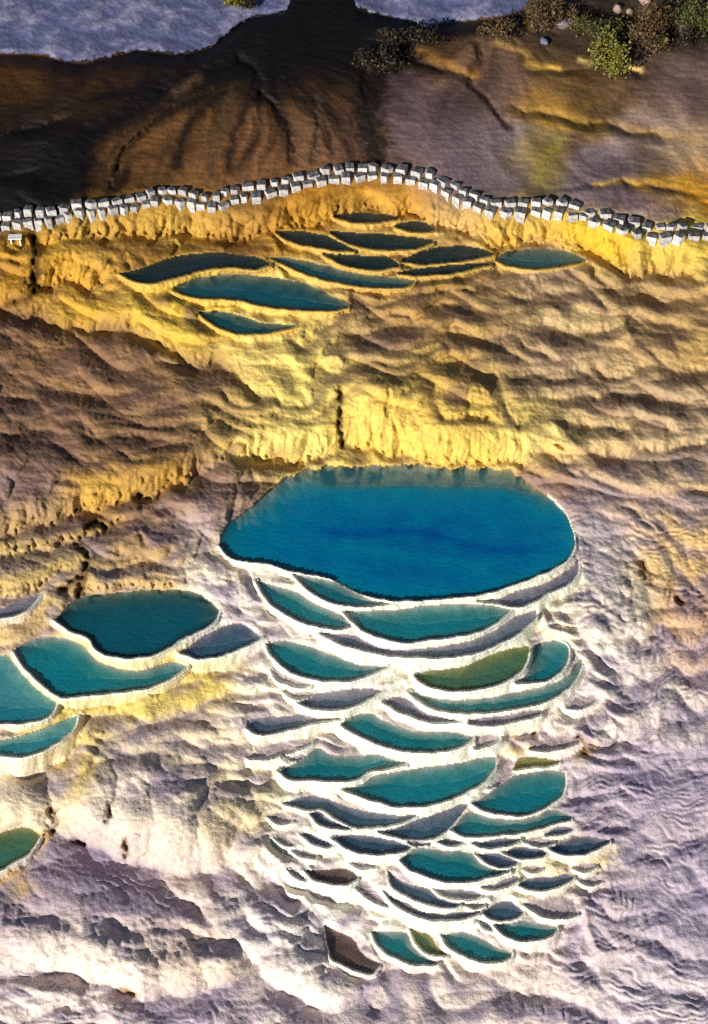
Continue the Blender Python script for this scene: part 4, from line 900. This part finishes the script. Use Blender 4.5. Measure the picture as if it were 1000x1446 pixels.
tintf = TINT.reshape(-1, 3)
owner = np.where(wet, POOL.astype(int) + 1, np.where(band, 1000 + BAND.astype(int), 0))
shelf = s_m & ~wet & ~band
apron_line = np.interp(gx, [p[0] for p in LOWER_ROW], [p[1] + 6 for p in LOWER_ROW])[None, :]
owner = np.where((owner == 0) & shelf, -2, owner)
owner = np.where((owner == 0) & (PY < apron_line), -1, owner)
o4 = owner.reshape(-1)[QUAD]
fo = np.where((o4 >= 1000).any(1), np.max(o4, 1), np.where((o4 > 0).any(1), np.max(o4, 1), np.min(o4, 1)))
AT = [('tint', 'POINT', tintf)]
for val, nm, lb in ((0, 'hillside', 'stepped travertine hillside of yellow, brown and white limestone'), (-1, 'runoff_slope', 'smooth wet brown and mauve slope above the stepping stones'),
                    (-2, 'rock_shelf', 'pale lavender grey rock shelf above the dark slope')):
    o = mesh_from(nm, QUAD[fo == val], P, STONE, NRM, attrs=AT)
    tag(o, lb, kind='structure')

SMALL_LABEL = {'slate': 'tiny slate blue scalloped pool low in the cascade', 'grey': 'tiny shallow grey sliver of water low in the cascade', 'green': 'small olive pool beside the lowest teal pools',
               'dry': 'small dry crescent basin on the cascade\'s cream steps'}
for i, (up, lo, wall, depth, kind, label, group) in enumerate(POOLS):
    m = POOL == i
    if not m.any(): continue
    cx, cy = VX[m].mean(), VY[m].mean()
    root = bpy.data.objects.new('dry_basin' if kind == 'dry' else 'terrace_pool', None)
    root.empty_display_size = .2
    COL.objects.link(root); root.location = (cx, cy, level[i])
    tag(root, label or SMALL_LABELS.get(i) or SMALL_LABEL[kind], 'basin' if kind == 'dry' else 'pool', group)
    org = (cx, cy, level[i])
    for val, nm in ((i + 1, 'bed'), (1000 + i, 'rim')):
        qd = QUAD[fo == val]
        if len(qd):
            o = mesh_from(nm, qd, P, STONE, NRM, org, AT); o.parent = root
    if kind != 'dry':
        mm = m.copy()
        mm[1:] |= m[:-1]; mm[:-1] |= m[1:]; mm[:, 1:] |= m[:, :-1]; mm[:, :-1] |= m[:, 1:]
        vx_, vy_ = at_z(PX, PY, level[i])
        W = np.stack([vx_, vy_, np.full_like(vx_, level[i])], -1).reshape(-1, 3)
        qd = QUAD[mm.reshape(-1)[QUAD].all(1)]
        o = mesh_from('water', qd, W, WATER[kind], None, org, [('depth', 'POINT', DEPTH.reshape(-1))]); o.parent = root

# height of the ground under a pixel
def ground(px, py):
    j = int(np.clip(np.searchsorted(gx, px), 1, NX - 1)); k_ = int(np.clip(np.searchsorted(gy, py), 1, NY - 1))
    v = P.reshape(NY, NX, 3)
    fx = (px - gx[j - 1]) / (gx[j] - gx[j - 1]); fy = (py - gy[k_ - 1]) / (gy[k_] - gy[k_ - 1])
    return (v[k_ - 1, j - 1] * (1 - fx) + v[k_ - 1, j] * fx) * (1 - fy) + (v[k_, j - 1] * (1 - fx) + v[k_, j] * fx) * fy
# ------------------------------------------------------------------ stepping stones
import bmesh
def concrete():
    m, nt, b = new_mat('cut_stone'); L = nt.links.new
    oi = N(nt, 'ShaderNodeObjectInfo'); tcn = N(nt, 'ShaderNodeTexCoord')
    n1 = N(nt, 'ShaderNodeTexNoise'); n1.inputs['Scale'].default_value = 9; n1.inputs['Detail'].default_value = 7
    L(tcn.outputs['Object'], n1.inputs['Vector'])
    cr = N(nt, 'ShaderNodeValToRGB')
    cr.color_ramp.elements[0].position = .3; cr.color_ramp.elements[0].color = (.30, .28, .27, 1)
    cr.color_ramp.elements[1].position = .7; cr.color_ramp.elements[1].color = (.72, .69, .66, 1)
    L(n1.outputs['Fac'], cr.inputs[0])
    mr = N(nt, 'ShaderNodeMapRange'); mr.inputs[3].default_value = .75; mr.inputs[4].default_value = 1.15; L(oi.outputs['Random'], mr.inputs[0])
    mx = N(nt, 'ShaderNodeMix', data_type='RGBA', blend_type='MULTIPLY'); mx.inputs[0].default_value = 1
    L(cr.outputs[0], mx.inputs[6]); L(mr.outputs[0], mx.inputs[7]); L(mx.outputs[2], b.inputs['Base Color'])
    b.inputs['Roughness'].default_value = .8
    bp = N(nt, 'ShaderNodeBump'); bp.inputs['Strength'].default_value = .5; bp.inputs['Distance'].default_value = .03
    L(n1.outputs['Fac'], bp.inputs['Height']); L(bp.outputs['Normal'], b.inputs['Normal'])
    return m
def tread_mat():  # tops darker than the sides: dimness under the low sun put into the colour
    m, nt, b = new_mat('dimmed_top_stone'); L = nt.links.new
    tcn = N(nt, 'ShaderNodeTexCoord')
    n1 = N(nt, 'ShaderNodeTexNoise'); n1.inputs['Scale'].default_value = 7; n1.inputs['Detail'].default_value = 6; L(tcn.outputs['Object'], n1.inputs['Vector'])
    cr = N(nt, 'ShaderNodeValToRGB')
    cr.color_ramp.elements[0].position = .35; cr.color_ramp.elements[0].color = (.06, .06, .065, 1)
    cr.color_ramp.elements[1].position = .72; cr.color_ramp.elements[1].color = (.36, .35, .35, 1)
    L(n1.outputs['Fac'], cr.inputs[0]); L(cr.outputs[0], b.inputs['Base Color']); b.inputs['Roughness'].default_value = .6
    return m
CUT = concrete(); TREAD = tread_mat()
def stone_mesh(seed):
    r = random.Random(seed)
    n = r.choice([4, 4, 4, 5])
    bm = bmesh.new()
    rx, ry, h = .185 * r.uniform(.9, 1.15), .155 * r.uniform(.9, 1.15), .20 * r.uniform(.8, 1.2)
    a0 = math.pi / 4 if n == 4 else r.uniform(0, 1)
    ring = []
    for k_ in range(n):
        a = a0 + 2 * math.pi * k_ / n + r.uniform(-.12, .12)
        s = 1.35 if n == 4 else 1.15
        ring.append((rx * s * math.cos(a) * r.uniform(.88, 1.08), ry * s * math.sin(a) * r.uniform(.88, 1.08)))
    lo_ = [bm.verts.new((x * 1.04, y * 1.04, -.25)) for x, y in ring]
    hi_ = [bm.verts.new((x, y, h + r.uniform(-.03, .03))) for x, y in ring]
    bm.faces.new(lo_[::-1]); top = bm.faces.new(hi_)
    for k_ in range(n):
        bm.faces.new((lo_[k_], lo_[(k_ + 1) % n], hi_[(k_ + 1) % n], hi_[k_]))
    bmesh.ops.bevel(bm, geom=[e for e in bm.edges if max(v.co.z for v in e.verts) > .1], offset=.022, segments=2, profile=.6, affect='EDGES')
    bmesh.ops.recalc_face_normals(bm, faces=bm.faces)
    me = bpy.data.meshes.new('stepping_stone'); 
    for f in bm.faces:
        f.material_index = 1 if f.normal.z > .9 else 0
    bm.to_mesh(me); bm.free()
    me.materials.append(CUT); me.materials.append(TREAD)
    return me
stone_kinds = [stone_mesh(900 + s) for s in range(14)]
for k_ in range(1, 9):
    UPPER_ROW.append((1004 + 19 * k_, 317 + 2 * k_)); LOWER_ROW.append((996 + 19 * k_, 329 + 2 * k_)); UPPER_ROW.insert(0, (-3 - 16 * k_, 302 + 2 * k_)); LOWER_ROW.insert(0, (-6 - 16 * k_, 316 + 2 * k_))
for row, lab, grp, dy in ((UPPER_ROW, 'grey cut stepping stone in the path\'s row nearer the dark slope', 'stepping stones in the row beside the dark slope', 6),
                          (LOWER_ROW, 'grey cut stepping stone in the path\'s row along the golden scarp', 'stepping stones in the row along the golden scarp', 6)):
    for k_, (x, y) in enumerate(row):
        g = ground(x, y + dy)
        a, b_ = row[max(0, k_ - 1)], row[min(len(row) - 1, k_ + 1)]
        ga, gb = ground(a[0], a[1] + dy), ground(b_[0], b_[1] + dy)
        o = bpy.data.objects.new('stepping_stone', random.choice(stone_kinds))
        COL.objects.link(o)
        gap = np.hypot(*(gb - ga)[:2]) / 2 if 0 < k_ < len(row) - 1 else .45
        sc = float(np.clip(gap / .475, .75, 1.25))
        o.location = (g[0], g[1], g[2] - .02)
        o.rotation_euler = (random.uniform(-.05, .05), random.uniform(-.05, .05), math.atan2(gb[1] - ga[1], gb[0] - ga[0]) + random.uniform(-.3, .3))
        o.scale = (sc, sc * random.uniform(.92, 1.1), random.uniform(.85, 1.05))
        tag(o, lab, 'stone', grp)

# ------------------------------------------------------------------ shrubs and boulders at the top
def leaf_mat(name, c1, c2):
    m, nt, b = new_mat(name); L = nt.links.new
    oi = N(nt, 'ShaderNodeNewGeometry')
    cr = N(nt, 'ShaderNodeValToRGB')
    cr.color_ramp.elements[0].color = (*lin(c1), 1); cr.color_ramp.elements[1].color = (*lin(c2), 1)
    L(oi.outputs['Random Per Island'], cr.inputs[0]); L(cr.outputs[0], b.inputs['Base Color'])
    b.inputs['Roughness'].default_value = .6
    return m
LEAF = {'olive': leaf_mat('olive_leaves', (60, 60, 20), (150, 142, 48)), 'rust': leaf_mat('russet_leaves', (56, 44, 26), (118, 92, 56)), 'green': leaf_mat('green_leaves', (46, 50, 22), (100, 100, 44)), 'dusk': leaf_mat('dark_leaves', (20, 18, 10), (62, 50, 26))}
bark, _, bb_ = new_mat('twig_bark'); bb_.inputs['Base Color'].default_value = (.06, .04, .025, 1); bb_.inputs['Roughness'].default_value = .9

def shrub(x, y, wpx, hpx, kind, leaves, label, seed):
    r = random.Random(seed)
    g = ground(x, y)
    ppm = FPX / np.linalg.norm(g - CAM)
    rw = wpx * .62 / ppm; rh = hpx / ppm * .95
    root = bpy.data.objects.new('shrub', None); root.empty_display_size = .2; COL.objects.link(root); root.location = g
    tag(root, label, 'shrub', 'shrubs at the edge of the rock shelf')
    # stems
    bm = bmesh.new(); tips = []
    lobes = [(r.uniform(-.55, .55), r.uniform(-.5, .5), r.uniform(.55, 1)) for _ in range(4)]
    for k_ in range(16):
        a = r.uniform(0, 2 * math.pi); s = r.uniform(.15, .8)
        lx, ly, lh = r.choice(lobes)
        tip = np.array([rw * (lx + .55 * s * math.cos(a)), rw * (ly + .55 * s * math.sin(a)), rh * lh * r.uniform(.45, 1.0) * (1.05 - .5 * s * s)])
        prev = None
        for t in (0, .35, .7, 1):
            c = np.array([tip[0] * t ** 1.3, tip[1] * t ** 1.3, tip[2] * t - (.12 if t == 0 else 0)])
            rr = .022 * (1 - .75 * t)
            ring = [bm.verts.new((c[0] + rr * math.cos(q_), c[1] + rr * math.sin(q_), c[2])) for q_ in (0, 2.1, 4.2)]
            if prev:
                for j in range(3): bm.faces.new((prev[j], prev[(j + 1) % 3], ring[(j + 1) % 3], ring[j]))
            prev = ring
        tips.append(tip)
        for t in (.55, .8): tips.append(tip * t + np.array([r.uniform(-.2, .2) * rw, r.uniform(-.2, .2) * rw, r.uniform(-.05, .1) * rh]))
    me = bpy.data.meshes.new('stem'); bm.to_mesh(me); bm.free(); me.materials.append(bark)
    so = bpy.data.objects.new('stem', me); COL.objects.link(so); so.parent = root
    vs, fs = [], []
    for k_ in range(leaves):
        t = r.choice(tips)
        c = t + np.array([r.gauss(0, .13) * rw, r.gauss(0, .13) * rw, r.gauss(0, .11) * rh])
        c[2] = max(c[2], .02)
        ln = r.uniform(.07, .14) * (1.15 if kind == 'olive' else 1)
        a = r.uniform(0, 2 * math.pi); el = r.uniform(.1, 1.3)
        d = np.array([math.cos(a) * math.cos(el), math.sin(a) * math.cos(el), math.sin(el)])
        sd = np.cross(d, [r.uniform(-1, 1), r.uniform(-1, 1), r.uniform(-1, 1)]); sd /= np.linalg.norm(sd) + 1e-6
        n_ = len(vs)
        vs += [c, c + d * ln * .5 + sd * ln * .26, c + d * ln, c + d * ln * .5 - sd * ln * .26]
        fs.append((n_, n_ + 1, n_ + 2, n_ + 3))
    me = bpy.data.meshes.new('foliage'); me.from_pydata([tuple(v) for v in vs], [], fs); me.materials.append(LEAF[kind])
    fo_ = bpy.data.objects.new('foliage', me); COL.objects.link(fo_); fo_.parent = root

SHRUBS = [
 (866,100,58,50,'olive',3400,'bright olive green shrub standing alone on the wet slope'),
 (758,38,62,48,'rust',2600,'russet brown shrub at the right end of the rock shelf'),
 (845,42,66,26,'green',2000,'low green spreading shrub behind the bright olive one'),
 (800,28,44,22,'rust',900,'small brown shrub between the russet shrub and the low green one'),
 (925,56,76,54,'rust',3200,'broad reddish brown shrub beside the dark hollow'),
 (984,36,66,60,'green',2800,'tall green shrub at the corner beyond the reddish shrub'),
 (931,66,16,18,'olive',360,'tiny bright green shrub under the broad reddish one'),
 (333,8,30,14,'olive',420,'small dark olive tuft growing on the lavender rock shelf'),
 (350,10,26,14,'dusk',420,'small blackish tuft growing on the lavender rock shelf'),
 (540,100,60,40,'dusk',1500,'black bushy clump on the dark bank below the shelf'),
 (600,58,70,22,'dusk',1100,'dark scrubby growth along the bank under the shelf'),
 (700,52,50,26,'rust',900,'rusty scrub clinging to the shelf\'s lower edge'),
 (545,62,40,24,'dusk',700,'dark tuft above the black bushy clump'),
 (975,66,44,30,'dusk',800,'dark shrub low under the tall green corner shrub'),
]
for s_, a in enumerate(SHRUBS): shrub(*a, 40 + s_)

def boulder(x, y, wpx, c, label, seed):
    r = random.Random(seed); g = ground(x, y)
    ppm = FPX / np.linalg.norm(g - CAM); R_ = wpx / 2 / ppm
    bm = bmesh.new(); bmesh.ops.create_icosphere(bm, subdivisions=3, radius=1)
    f = [r.uniform(.75, 1.1) for _ in range(3)]
    cuts = [(np.array([r.gauss(0, 1), r.gauss(0, 1), r.gauss(0, .7)]), r.uniform(.55, .8)) for _ in range(9)]
    for v in bm.verts:
        p = np.array(v.co)
        for d, k_ in cuts:
            d = d / np.linalg.norm(d); s = p @ d
            if s > k_: p = p - d * (s - k_) * .9
        v.co = (p[0] * R_ * f[0], p[1] * R_ * f[1] * .8, p[2] * R_ * .62)
    me = bpy.data.meshes.new('boulder'); bm.to_mesh(me); bm.free()
    m, nt, b = new_mat('boulder_' + str(seed)); b.inputs['Roughness'].default_value = .85
    tcn = N(nt, 'ShaderNodeTexCoord'); n1 = N(nt, 'ShaderNodeTexNoise'); n1.inputs['Scale'].default_value = 6; n1.inputs['Detail'].default_value = 6
    nt.links.new(tcn.outputs['Object'], n1.inputs['Vector'])
    cr = N(nt, 'ShaderNodeValToRGB'); cr.color_ramp.elements[0].position = .3; cr.color_ramp.elements[1].position = .7
    cr.color_ramp.elements[0].color = (*(lin(c) * .5), 1); cr.color_ramp.elements[1].color = (*lin(c), 1)
    nt.links.new(n1.outputs['Fac'], cr.inputs[0]); nt.links.new(cr.outputs[0], b.inputs['Base Color'])
    bp = N(nt, 'ShaderNodeBump'); bp.inputs['Strength'].default_value = .6; bp.inputs['Distance'].default_value = .05
    nt.links.new(n1.outputs['Fac'], bp.inputs['Height']); nt.links.new(bp.outputs['Normal'], b.inputs['Normal'])
    me.materials.append(m)
    o = bpy.data.objects.new('boulder', me); COL.objects.link(o); o.location = (g[0], g[1], g[2] + R_ * .22); o.rotation_euler = (0, 0, r.uniform(0, 6))
    tag(o, label, 'boulder', 'boulders among the shrubs')
for s_, a in enumerate([(768,60,15,(110,118,150),'bluish boulder lying in the wet hollow under the russet shrub'), (872,14,20,(170,140,130),'pinkish boulder behind the low green shrub'),
                        (889,18,13,(176,150,136),'small pink boulder beside the broad reddish shrub'), (910,4,22,(200,170,160),'pale pink boulder above the broad reddish shrub'),
                        (968,46,26,(150,130,140),'flat mauve boulder at the foot of the tall green shrub'), (795,36,30,(150,136,140),'flat pale boulder between two brown shrubs')]):
    boulder(*a, 70 + s_)

# small white bench on the ledge at the left end of the path
white, _, wb = new_mat('white_paint'); wb.inputs['Base Color'].default_value = (.78, .78, .76, 1); wb.inputs['Roughness'].default_value = .6
g = ground(23, 341)
bench = bpy.data.objects.new('bench', None); bench.empty_display_size = .2; COL.objects.link(bench); bench.location = g; bench.rotation_euler = (0, 0, .06)
tag(bench, 'tiny white plank bench on the ledge under the stepping stones', 'bench')
def box_obj(name, sx, sy, sz, loc, parent):
    bm = bmesh.new(); bmesh.ops.create_cube(bm, size=1)
    for v in bm.verts: v.co = (v.co.x * sx, v.co.y * sy, v.co.z * sz)
    bmesh.ops.bevel(bm, geom=list(bm.edges), offset=.006, segments=1, affect='EDGES')
    me = bpy.data.meshes.new(name); bm.to_mesh(me); bm.free(); me.materials.append(white)
    o = bpy.data.objects.new(name, me); COL.objects.link(o); o.location = loc; o.parent = parent
for yy in (-.075, .075): box_obj('seat_plank', .46, .12, .04, (0, yy, .2), bench)
for xx in (-.15, .15): box_obj('leg', .05, .2, .30, (xx, 0, .03), bench)

# the hillside goes on, far beyond what the picture shows
gm, gnt, gb_ = new_mat('far_ground'); gb_.inputs['Base Color'].default_value = (*lin((168, 140, 104)), 1); gb_.inputs['Roughness'].default_value = .85
n1 = N(gnt, 'ShaderNodeTexNoise'); n1.inputs['Scale'].default_value = .35; n1.inputs['Detail'].default_value = 8
gge = N(gnt, 'ShaderNodeNewGeometry'); gnt.links.new(gge.outputs['Position'], n1.inputs['Vector'])
cr = N(gnt, 'ShaderNodeValToRGB'); cr.color_ramp.elements[0].position = .35; cr.color_ramp.elements[1].position = .65
cr.color_ramp.elements[0].color = (*lin((110, 86, 60)), 1); cr.color_ramp.elements[1].color = (*lin((200, 176, 136)), 1)
gnt.links.new(n1.outputs['Fac'], cr.inputs[0]); gnt.links.new(cr.outputs[0], gb_.inputs['Base Color'])
ax_ = np.concatenate([np.linspace(-900, -60, 12), np.linspace(-45, 45, 13), np.linspace(60, 900, 12)])
GX, GYY = np.meshgrid(ax_, ax_)
GZ = np.clip(GYY, -120, 120) * SLOPE - 5.0 + 2.5 * noise(GX / 25, GYY / 25, 400) * smoothstep(30, 90, np.hypot(GX, GYY))
n_ = len(ax_); idg = np.arange(n_ * n_).reshape(n_, n_)
qg = np.stack([idg[:-1, :-1], idg[:-1, 1:], idg[1:, 1:], idg[1:, :-1]], -1).reshape(-1, 4)
o = mesh_from('ground', qg, np.stack([GX, GYY, GZ], -1).reshape(-1, 3), gm)
tag(o, 'rough ground of the valley side around the terraces', kind='structure')
